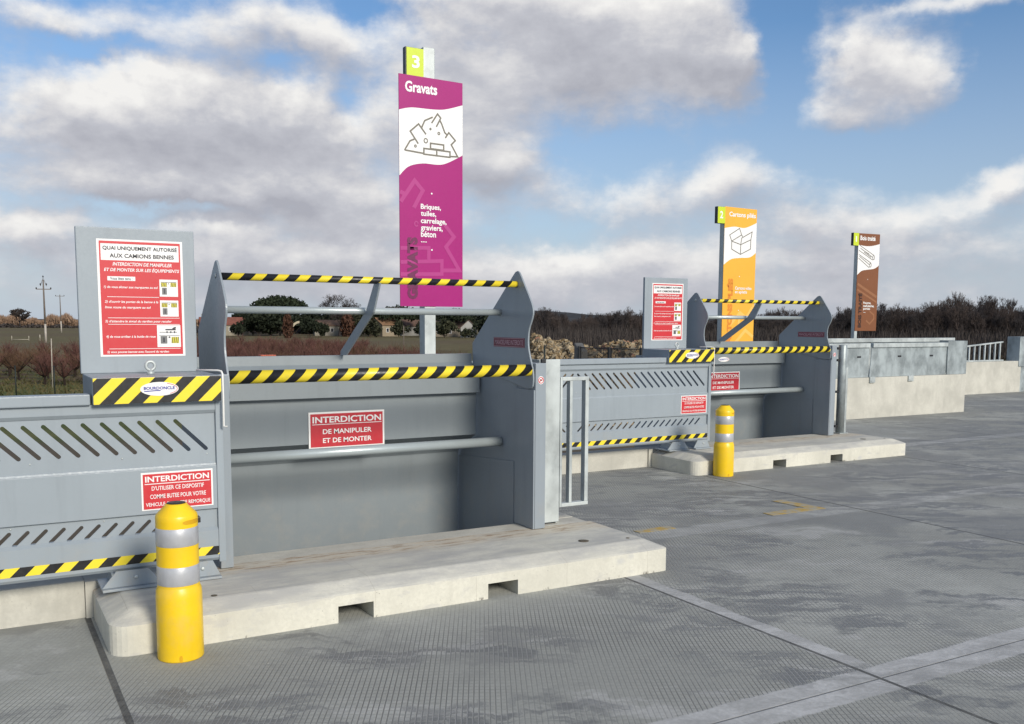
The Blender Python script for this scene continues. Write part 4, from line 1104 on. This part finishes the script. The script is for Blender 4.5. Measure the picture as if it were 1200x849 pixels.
power_pole(11.82, 188.6, 11.2, 1, 'taller nearer power pole with pointed top and cross arm'); power_pole(25.4, 332.7, 12.0, 2, 'shorter farther power pole with a flat cross arm')
# paddock rails
def at(px, py, d):
    q = look(px, py); q = q*(d/q.dot(fwd)); return (q.x, q.y, q.z+H_EYE)
rr = empty('paddock_rail', at(14, 400, 185)); rr.location.z = -2.6; tag(rr, 'pale low rail on posts in the field beyond the orchard', 'fence')
PR = surf('pale rail wood', (.45, .41, .33), .9, 0, .1)
L = MB(); L.tube([(0, 0, .25), (2.9, -1.6, .25)], .05, 6); L.build('rail', PR, rr)
for k in (0, 1): MB().tube([(2.9*k, -1.6*k, 0), (2.9*k, -1.6*k, .95)], .06, 6).build('post', PR, rr)
q = at(47, 400, 185); tag(MB().tube([(q[0], q[1], -2.6), (q[0], q[1], -1.4)], .08, 6).build('fence_post', PR), 'single pale post in the field left of the nearer power pole', 'post')

# far hedge of dry reeds and a dark tree at the left horizon
pl = PL(); rnd = random.Random(8)
for i in range(34000):
    px = rnd.uniform(-60, 240); d = rnd.uniform(480, 520); qx, qy, _ = at(px, 380, d)
    hh = (5.6+1.3*math.sin(px*.11)+.9*math.sin(px*.31+2))*(1 if px < 150 else .9); z = hh*rnd.random()**.9*.7
    pl.blade(Vector((qx, qy, -2.6+z)), hh*.42*rnd.uniform(.5, 1.1), rnd.uniform(.10, .35), rnd)
tag(pl.obj('reed_hedge', TANB), kind='stuff')
pl = PL()
for i in range(5000):
    px = rnd.uniform(-60, 520); d = rnd.uniform(455, 470) if px < 200 else rnd.uniform(300, 330); qx, qy, _ = at(px, 380, d)
    pl.leaf(Vector((qx, qy, -2.6+rnd.uniform(0, 1.3)*(1+.5*math.sin(px*.2)))), rnd.uniform(.4, .9), rnd)
tag(pl.obj('low_hedgerow', UNDER), kind='stuff')
def bushy(label, name, px, d, w, h, mat, seed, n=1600, kind='round', cat='tree', leaf=.35, trunk_h=None, z0=-2.6):
    rnd = random.Random(seed); x, y, _ = at(px, 380, d); r0 = empty(name, (x, y, z0)); tag(r0, label, cat)
    pl = PL(); th = trunk_h if trunk_h is not None else h*.25
    cl = [(Vector((rnd.gauss(0, .30)*w, rnd.gauss(0, .30)*w, 0)), rnd.uniform(.55, 1)) for _ in range(26)]
    for i in range(n):
        if kind == 'umbrella':
            a = rnd.uniform(0, 2*PI); r = math.sqrt(rnd.random())*w/2; cap = math.sqrt(max(0, 1-(2*r/w)**2)); lob = 1+.10*math.sin(3*a+seed)+.07*math.sin(7*a)
            z = th+(h-th)*(.22*rnd.random()+cap*(.28+.50*rnd.random())); v = Vector((r*lob*math.cos(a), r*lob*math.sin(a), z))
        elif kind == 'column':
            z = rnd.random(); rad = w/2*math.sin(PI*min(1, .12+z*.9))**.6*math.sqrt(rnd.random()); a = rnd.uniform(0, 2*PI); v = Vector((rad*math.cos(a), rad*math.sin(a), h*z))
        else:
            c, s = cl[rnd.randrange(26)]; o = Vector((rnd.gauss(0, 1), rnd.gauss(0, 1), rnd.gauss(0, 1))).normalized()*(rnd.random()**.4)*w*.20*s
            zc = th+(h-th)*(.5+.32*(1-(c.length/(w*.6))**2)*math.sin(c.x*3.1+seed)); v = Vector((c.x*.62, c.y*.62, zc))+Vector((o.x, o.y, o.z*(h-th)/w*1.2))
        pl.leaf(v, leaf*rnd.uniform(.6, 1.4), rnd)
    pl.obj('crown', mat, r0)
    t = PL(); t.limb(Vector((0, 0, 0)), Vector((0, 0, th*1.25+.4)), max(.10, h*.022), max(.07, h*.014), 7)
    for k in range(5):
        a = rnd.uniform(0, 6.28); t.limb(Vector((0, 0, th*1.1)), Vector((math.cos(a)*w*.26, math.sin(a)*w*.26, th+(h-th)*.45)), h*.012, h*.005, 4)
    t.obj('trunk', BARK, r0); return r0
pl = bare_tree(91, 9.0, lv=6, spread=.60, minr=.05, trunk=.16); x, y, _ = at(24, 380, 468)
o = pl.obj('bare_tree', TWIG); o.location = (x, y, -2.6); o.scale = (1.35, 1.35, 1.1); tag(o, 'small bare grey tree at the reed hedge near the left edge', 'tree')
bushy('large umbrella pine with dark flat crown beside the red roofed house', 'umbrella_pine', 328, 265, 15.2, 11.4, PINE, 4, 3600, 'umbrella', leaf=.42, trunk_h=6.2)
bushy('umbrella pine half hidden behind the foot of the magenta sign', 'umbrella_pine', 466, 265, 13.5, 8.6, PINE, 9, 2600, 'umbrella', leaf=.42, trunk_h=4.2)
bushy('small umbrella pine just right of the magenta sign', 'umbrella_pine', 536, 260, 7.5, 8.0, PINE, 12, 1500, 'umbrella', leaf=.36, trunk_h=4.0)
bushy('broad dark evergreen under the large umbrella pine', 'evergreen_tree', 318, 255, 13.5, 7.6, DARKL, 21, 3200, leaf=.42, trunk_h=.3)
bushy('dark evergreen beside the red roofed house', 'evergreen_tree', 296, 258, 6, 7.0, DARKL, 22, 1400, leaf=.40, trunk_h=.3)
bushy('round dark tree in front of the cream wall', 'evergreen_tree', 363, 235, 5.6, 5.2, DARKL, 23, 1500, leaf=.34, trunk_h=.6)
bushy('slender rust coloured tree by the cream wall', 'rusty_tree', 337, 225, 2.6, 6.0, RUST, 24, 900, 'column', leaf=.30)
bushy('wide dark bush right of the bare round tree', 'evergreen_tree', 420, 258, 9, 7.2, OLIVE, 25, 1800, leaf=.40, trunk_h=.3)
bushy('grey green bush left of the tan roofed house', 'grey_bush', 432, 250, 6, 5.2, OLIVE, 26, 1200, leaf=.34, trunk_h=.2, cat='bush')
bushy('rusty hedge tree behind the strut of the nearest guard', 'rusty_tree', 407, 250, 4.2, 6.3, RUST, 27, 1000, 'column', leaf=.36)
bushy('dark trees joined behind the grey house', 'evergreen_tree', 505, 285, 13, 7.0, DARKL, 28, 2600, leaf=.42, trunk_h=.3)
bushy('grey green bush left of the white gabled house', 'grey_bush', 521, 240, 6, 5.2, OLIVE, 29, 1300, leaf=.36, trunk_h=.2, cat='bush')
bushy('dark bush right of the white gabled house', 'grey_bush', 572, 245, 8, 5.6, DARKL, 30, 1600, leaf=.40, trunk_h=.2, cat='bush')
bushy('grey green bush between the tan and grey houses', 'grey_bush', 467, 248, 4.5, 4.6, OLIVE, 31, 1000, leaf=.34, trunk_h=.2, cat='bush')
pl = bare_tree(77, 11.6, lv=7, spread=.66, minr=.016, trunk=.20); x, y, _ = at(398, 380, 258)
o = pl.obj('bare_tree', TWIG); o.location = (x, y, -2.6); o.scale = (1.45, 1.45, 1); tag(o, 'big round leafless tree between the two umbrella pines', 'tree')

bushy('dark leafless looking bush in front of the pale half hidden house', 'grey_bush', 376, 240, 4.2, 4.2, DARKL, 41, 1000, leaf=.30, trunk_h=.2, cat='bush')
bushy('olive bush at the left corner of the tan roofed house', 'grey_bush', 441, 244, 3.6, 3.4, OLIVE, 42, 800, leaf=.30, trunk_h=.2, cat='bush')
bushy('dark bush between the grey house and the galvanised sign post', 'grey_bush', 494, 246, 4.4, 4.4, DARKL, 43, 1000, leaf=.30, trunk_h=.2, cat='bush')
bushy('olive bush at the gable of the white house', 'grey_bush', 545, 235, 3.2, 2.6, OLIVE, 44, 700, leaf=.28, trunk_h=.2, cat='bush')
bushy('dark bush right of the red roofed house', 'grey_bush', 279, 245, 4.0, 4.0, DARKL, 45, 900, leaf=.30, trunk_h=.2, cat='bush')
# belt of dark evergreens behind the houses
for i, (px, d, w, h) in enumerate(((280, 296, 9, 7.4), (302, 290, 13, 8.6), (345, 292, 14, 8.4), (368, 300, 12, 8.6), (388, 290, 12, 8.4), (412, 294, 13, 8.6), (438, 290, 12, 8.4), (463, 292, 12, 8.2), (480, 300, 12, 8.2), (498, 290, 12, 8.2), (520, 294, 13, 8.0), (545, 290, 13, 8.0), (575, 290, 14, 7.6), (600, 286, 12, 7.2))):
    o = bushy('dark evergreen in the belt of trees behind the houses', 'evergreen_tree', px, d, w, h, DARKL, 60+i, 2000, leaf=.42, trunk_h=.2); o['group'] = 'evergreen belt behind the houses'
# houses
def house(px, d, w, dp, hw, hr, wallc, roofc, label, rz=0.0, gable_front=False, wins=((.25, .35), (.7, .35)), chimney=None, opening=None):
    x, y, _ = at(px, 380, d); r0 = empty('house', (x, y, -2.6), -YAW*.5+rz); tag(r0, label, 'house', 'houses beyond the orchard')
    wallc = scl(wallc, .62); roofc = scl(roofc, .75)  # walls and roofs darkened: shade on the houses put into their colours
    WM = surf('house render', wallc, .9, 0, .1, .6, 6); RM = surf('roof tiles', roofc, .9, 0, .25, 1.2, 8)
    mb = MB(); ov = .35
    if gable_front:
        mb.prism([(-w/2, 0), (w/2, 0), (w/2, hw), (0, hw+hr), (-w/2, hw)], 'y', -dp/2, dp/2); mb.build('wall', WM, r0)
        k = hr/(w/2); t = .16
        rf = MB().prism([(-w/2-ov, hw-ov*k+.01), (0, hw+hr+.01), (w/2+ov, hw-ov*k+.01), (w/2+ov, hw-ov*k+t), (0, hw+hr+t), (-w/2-ov, hw-ov*k+t)], 'y', -dp/2-.25, dp/2+.25).build('roof', RM, r0)
    else:
        mb.prism([(-dp/2, 0), (dp/2, 0), (dp/2, hw), (0, hw+hr), (-dp/2, hw)], 'x', -w/2, w/2); mb.build('wall', WM, r0)
        k = hr/(dp/2); t = .16
        rf = MB().prism([(-dp/2-ov, hw-ov*k+.01), (0, hw+hr+.01), (dp/2+ov, hw-ov*k+.01), (dp/2+ov, hw-ov*k+t), (0, hw+hr+t), (-dp/2-ov, hw-ov*k+t)], 'x', -w/2-.25, w/2+.25).build('roof', RM, r0)
    for (u, v) in wins:
        fr_ = MB().box(-w/2+w*u-.45, -w/2+w*u+.45, -dp/2-.05, -dp/2-.003, hw*v, hw*v+1.15).build('window', WHITE, r0)
        MB().box(-w/2+w*u-.36, -w/2+w*u+.36, -dp/2-.06, -dp/2-.0505, hw*v+.08, hw*v+1.07).build('pane', BLACKP, fr_)
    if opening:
        a, b, c, e = opening; MB().box(-w/2+w*a, -w/2+w*b, -dp/2-.04, -dp/2-.003, c, e).build('porch_shade_sheet', surf('porch shade', (.05, .04, .035), .9), r0)  # dark sheet on the wall, the porch's shade painted in
    if chimney is not None:
        MB().box(-w/2+w*chimney-.3, -w/2+w*chimney+.3, -.3, .3, hw+hr-.3, hw+hr+1.0).build('chimney', WM, rf)
    return r0
house(262, 262, 12.5, 9, 3.0, 1.9, (.46, .41, .31), (.30, .105, .07), 'cream house with red roof and dark porch, partly behind the first wavy plate', .1, wins=((.62, .4),), chimney=.06, opening=(.74, .97, 1.2, 2.7))
house(388, 268, 9.5, 7, 2.9, 1.4, (.52, .47, .38), (.20, .12, .08), 'pale house half hidden under the big leafless tree', wins=((.2, .35), (.5, .35), (.8, .35)))
house(450, 262, 5.6, 7, 3.2, 1.8, (.44, .36, .25), (.30, .17, .09), 'tan house with tiled roof right of the strut', .45, wins=((.3, .35), (.72, .35)), chimney=.8)
house(486, 275, 8.5, 6, 2.9, 1.7, (.44, .43, .40), (.17, .10, .07), 'grey white house with brown roof left of the galvanised sign post', wins=((.15, .4), (.8, .4)))
house(549, 250, 4.2, 8, 2.6, 1.9, (.58, .57, .53), (.16, .10, .075), 'white gabled house at the right of the nearest handrail', -.2, gable_front=True, wins=((.5, .3),))
house(520, 262, 11, 7, 2.5, 1.7, (.30, .25, .19), (.15, .095, .07), 'long low house with brown roof beside the white gabled house', wins=((.3, .35), (.6, .35)))
cw = MB(); pts = []
x, y, _ = at(352, 380, 238)
for i in range(15):
    a = R(90+90*i/14); pts.append((-.2+2.6*math.cos(a), .5+3.6*math.sin(a)))
inn = [(p[0]*.82+.0, p[1]*.86+.05) for p in pts[::-1]]
o = MB().prism(pts+inn, 'y', -.2, .2).build('garden_arch', surf('cream render', (.44, .38, .27), .9, 0, .1)); o.location = (x, y, -2.6); o.rotation_euler = (0, 0, -YAW*.6); tag(o, 'cream quarter arch left of the round dark tree', 'arch')
q = at(473, 380, 120); tag(MB().tube([(q[0], q[1], -2.6), (q[0], q[1], 1.0)], .06, 7).build('thin_pole', POLE), 'thin grey pole left of the magenta sign post', 'pole')
q = at(313, 416, 62); oc = empty('orange_crate', (q[0], q[1], -2.6)); tag(oc, 'red orange plastic picking crate on a low stand, just visible over the nearest beam', 'crate')
OC = surf('orange crate plastic', (.50, .10, .04), .6); zt = q[2]+2.6
MB().box(-.50, .50, -.35, .35, zt-.36, zt, .03).build('bin', OC, oc); MB().box(-.45, .45, -.30, .30, zt-.42, zt-.361).build('stand_top', POLE, oc)
for sx in (-.38, .38):
    for sy in (-.24, .24): MB().box(sx-.04, sx+.04, sy-.04, sy+.04, 0, zt-.421).build('leg', POLE, oc)

# ------------------------------------------------------------------ rubble heaps, block wall and picket fence
def rubble(px0, px1, pytop, d, label, seed, n, pink=.12, dp=9.0):
    rnd = random.Random(seed); xa, ya, za = at(px0, pytop, d); xb, yb, zb = at(px1, pytop, d); c = Vector(((xa+xb)/2, (ya+yb)/2, 0)); hw = (Vector((xb, yb))-Vector((xa, ya))).length/2
    top = za+2.6; uu = Vector((rt.x, rt.y, 0)).normalized(); vv = Vector((fwd.x, fwd.y, 0)).normalized()
    def hgt(u, v):
        k = max(0, 1-abs(u)**5)*max(0, 1-abs(v)**2)
        return top*k*(.95+.05*math.sin(u*7+seed)+.04*math.sin(u*15+v*7+seed*2)+.03*math.sin(u*27+v*3))
    N = 40; V = []; F = []; MI = []
    for i in range(N+1):
        for j in range(17): V.append(tuple(c+uu*(hw*1.2*(2*i/N-1))+vv*(dp*(2*j/16-1))+Vector((0, 0, -2.7+hgt(2*i/N-1, 2*j/16-1)*.93))))
    for i in range(N):
        for j in range(16): k = i*17+j; F.append((k, k+17, k+18, k+1)); MI.append(0)
    CF = ((0, 1, 3, 2), (4, 6, 7, 5), (0, 4, 5, 1), (2, 3, 7, 6), (0, 2, 6, 4), (1, 5, 7, 3))
    for i in range(n):
        u = rnd.uniform(-.97, .97); v = rnd.uniform(-1, .35); s = rnd.choice((.03, .035, .045, .05, .06, .08, .10, .15))*rnd.uniform(.7, 1.3)
        p = c+uu*(hw*1.2*u)+vv*(dp*v)+Vector((0, 0, -2.66+hgt(u, v)*.93+s*.2))
        m = Matrix.Translation(p) @ Quaternion((rnd.gauss(0, 1), rnd.gauss(0, 1), rnd.gauss(0, 1), rnd.gauss(0, 1))).normalized().to_matrix().to_4x4() @ Matrix.Diagonal((s*rnd.uniform(.6, 1.9), s*rnd.uniform(.6, 1.5), s*rnd.uniform(.3, .9), 1))
        k0 = len(V)
        for q in range(8): V.append(tuple(m @ Vector(((q >> 2 & 1)-.5+rnd.gauss(0, .12), (q >> 1 & 1)-.5+rnd.gauss(0, .12), (q & 1)-.5+rnd.gauss(0, .12)))))
        mi = 3 if rnd.random() < pink else rnd.choice((0, 1, 1, 2, 2, 4))
        for f in CF: F.append(tuple(k0+q for q in f)); MI.append(mi)
    me = bpy.data.meshes.new('rubble_heap'); me.from_pydata(V, [], F); me.update(); me.polygons.foreach_set('material_index', MI)
    for nm, col in (('rubble earth', (.20, .145, .08)), ('tan rubble', (.27, .195, .11)), ('pale rubble', (.36, .29, .19)), ('brick rubble', (.30, .16, .105)), ('grey rubble', (.20, .17, .125))): me.materials.append(surf(nm, col, .95, 0, .25, 3, 20, spec=.1))
    o = bpy.data.objects.new('rubble_heap', me); COL.objects.link(o); tag(o, label, 'rubble heap', 'rubble heaps beyond the second barrier'); return o
rubble(575, 705, 391.5, 47, 'brown rubble heap right of the nearest wavy plate', 2, 16000, .015)
rubble(655, 800, 401.0, 43, 'low rubble heap behind the black picket fence', 7, 9000, .05, 4)
rubble(690, 850, 394.5, 51, 'pale rubble heap with brick pieces left of the farther instruction board', 5, 12000, .18)
q0 = Vector(at(673, 400, 40)); q1 = Vector(at(679, 400, 38))
bw = MB(); e_ = (q1-q0); Lb = Vector((e_.x, e_.y)).length; bw.prism([(0, 0), (Lb, 0), (Lb, 3.02), (Lb*.9, 3.05), (0, 3.32)], 'y', 0, .35, .02); bw = bw.build('block_wall', surf('dark block wall', (.12, .115, .105), .95, 0, .3, 2, 12)); bw.location = (q0.x, q0.y, -2.6); bw.rotation_euler = (0, 0, math.atan2(e_.y, e_.x))
tag(bw, 'dark block wall end between the two larger rubble heaps', 'wall')
pf = empty('picket_fence', (0, 0, 0)); tag(pf, 'black metal picket fence in front of the pale rubble', 'fence')
qa = Vector(at(679, 407, 36)); qb = Vector(at(752, 407, 34)); n = 58; ztop = .66
mb = MB(); mb.tube([(qa.x, qa.y, ztop-.03), (qb.x, qb.y, ztop-.03)], .022, 6); mb.build('top_rail', BLACKP, pf); MB().tube([(qa.x, qa.y, -.9), (qb.x, qb.y, -.9)], .022, 6).build('bottom_rail', BLACKP, pf)
pp = None
for i in range(n+1):
    q = qa.lerp(qb, i/n); big = i % 29 == 0
    if big: MB().box(q.x-.05, q.x+.05, q.y-.05, q.y+.05, -2.6, ztop+.02).build('post', BLACKP, pf); continue
    o = MB().tube([(0, 0, -.9), (0, 0, ztop-.05)], .011, 5).build('picket', BLACKP, pf) if pp is None else pp.copy()
    if pp is None: pp = o
    else: COL.objects.link(o); o.parent = pf
    o.location = (q.x, q.y, 0)
fb = MB().box(-.1, .1, -.1, .1, 0, 1, 0); fb.bm.free()
q = at(638, 415, 33); tag(MB().tube([(q[0], q[1], -2.6), (q[0], q[1], .78)], .03, 7).build('fence_post', FENCEG), 'single thin dark post in front of the brown rubble heap', 'post')

# ------------------------------------------------------------------ the dark winter wood
vars_ = []
for i in range(7):
    pl = bare_tree(200+i, 9.0, lv=6, spread=.40+.04*(i % 4), minr=.012, trunk=.24, up=.62)
    o = pl.obj('wood_tree', WOODT if i % 3 else WOODT2); vars_.append(o)
rnd = random.Random(21); used = set(); n = 0
def wood_top(px):                           # height of the wood's top edge across the view, metres
    if px < 745: return 5.5+.5*math.sin(px*.09)+.9*math.exp(-((px-640)/14)**2)+1.5*math.exp(-((px-735)/16)**2)
    if px < 985: return 5.9+.8*math.sin(px*.05)
    return 6.7+.6*math.sin(px*.045+1)+1.0*min(1, (px-985)/120)
for i in range(270):
    px = 604+ (1260-604)*((i*0.61803)%1.0); d = rnd.uniform(165, 235); 
    if px > 960: d = rnd.uniform(140, 190)
    x, y, _ = at(px, 380, d); k = rnd.randrange(7); h = wood_top(px)*rnd.uniform(.82, 1.08)*(d/200 if px < 960 else d/165)
    if k in used: o = vars_[k].copy(); COL.objects.link(o)
    else: o = vars_[k]; used.add(k)
    o.location = (x, y, -2.6); o.rotation_euler = (0, 0, rnd.uniform(0, 6.28)); o.scale = (h/9*1.15, h/9*1.15, h/9*rnd.uniform(.95, 1.12))
    tag(o, 'bare dark tree in the winter wood along the right horizon', 'tree', 'bare trees of the winter wood')
pl = PL(); rnd = random.Random(33)
for i in range(60000):
    px = rnd.uniform(585, 1270); d = rnd.uniform(205, 245) if px < 960 else rnd.uniform(178, 205); x, y, _ = at(px, 380, d)
    h = wood_top(px)*.70*(d/200 if px < 960 else d/165)*(1+.10*math.sin(px*.23)+.07*math.sin(px*.61)); z = -2.6+h*rnd.random()**.8*.8
    pl.blade(Vector((x, y, z)), h*.3*rnd.uniform(.4, 1.1), rnd.uniform(.05, .22), rnd)
for i in range(26000):
    px = rnd.uniform(585, 1270); d = rnd.uniform(105, 175); x, y, _ = at(px, 380, d)
    hh = (2.0+d*.012+.5*math.sin(px*.17+d*.1)); pl.blade(Vector((x, y, -2.6+hh*.4*rnd.random())), hh*rnd.uniform(.3, .7), rnd.uniform(.03, .13), rnd)
tag(pl.obj('thicket', UNDER), kind='stuff')
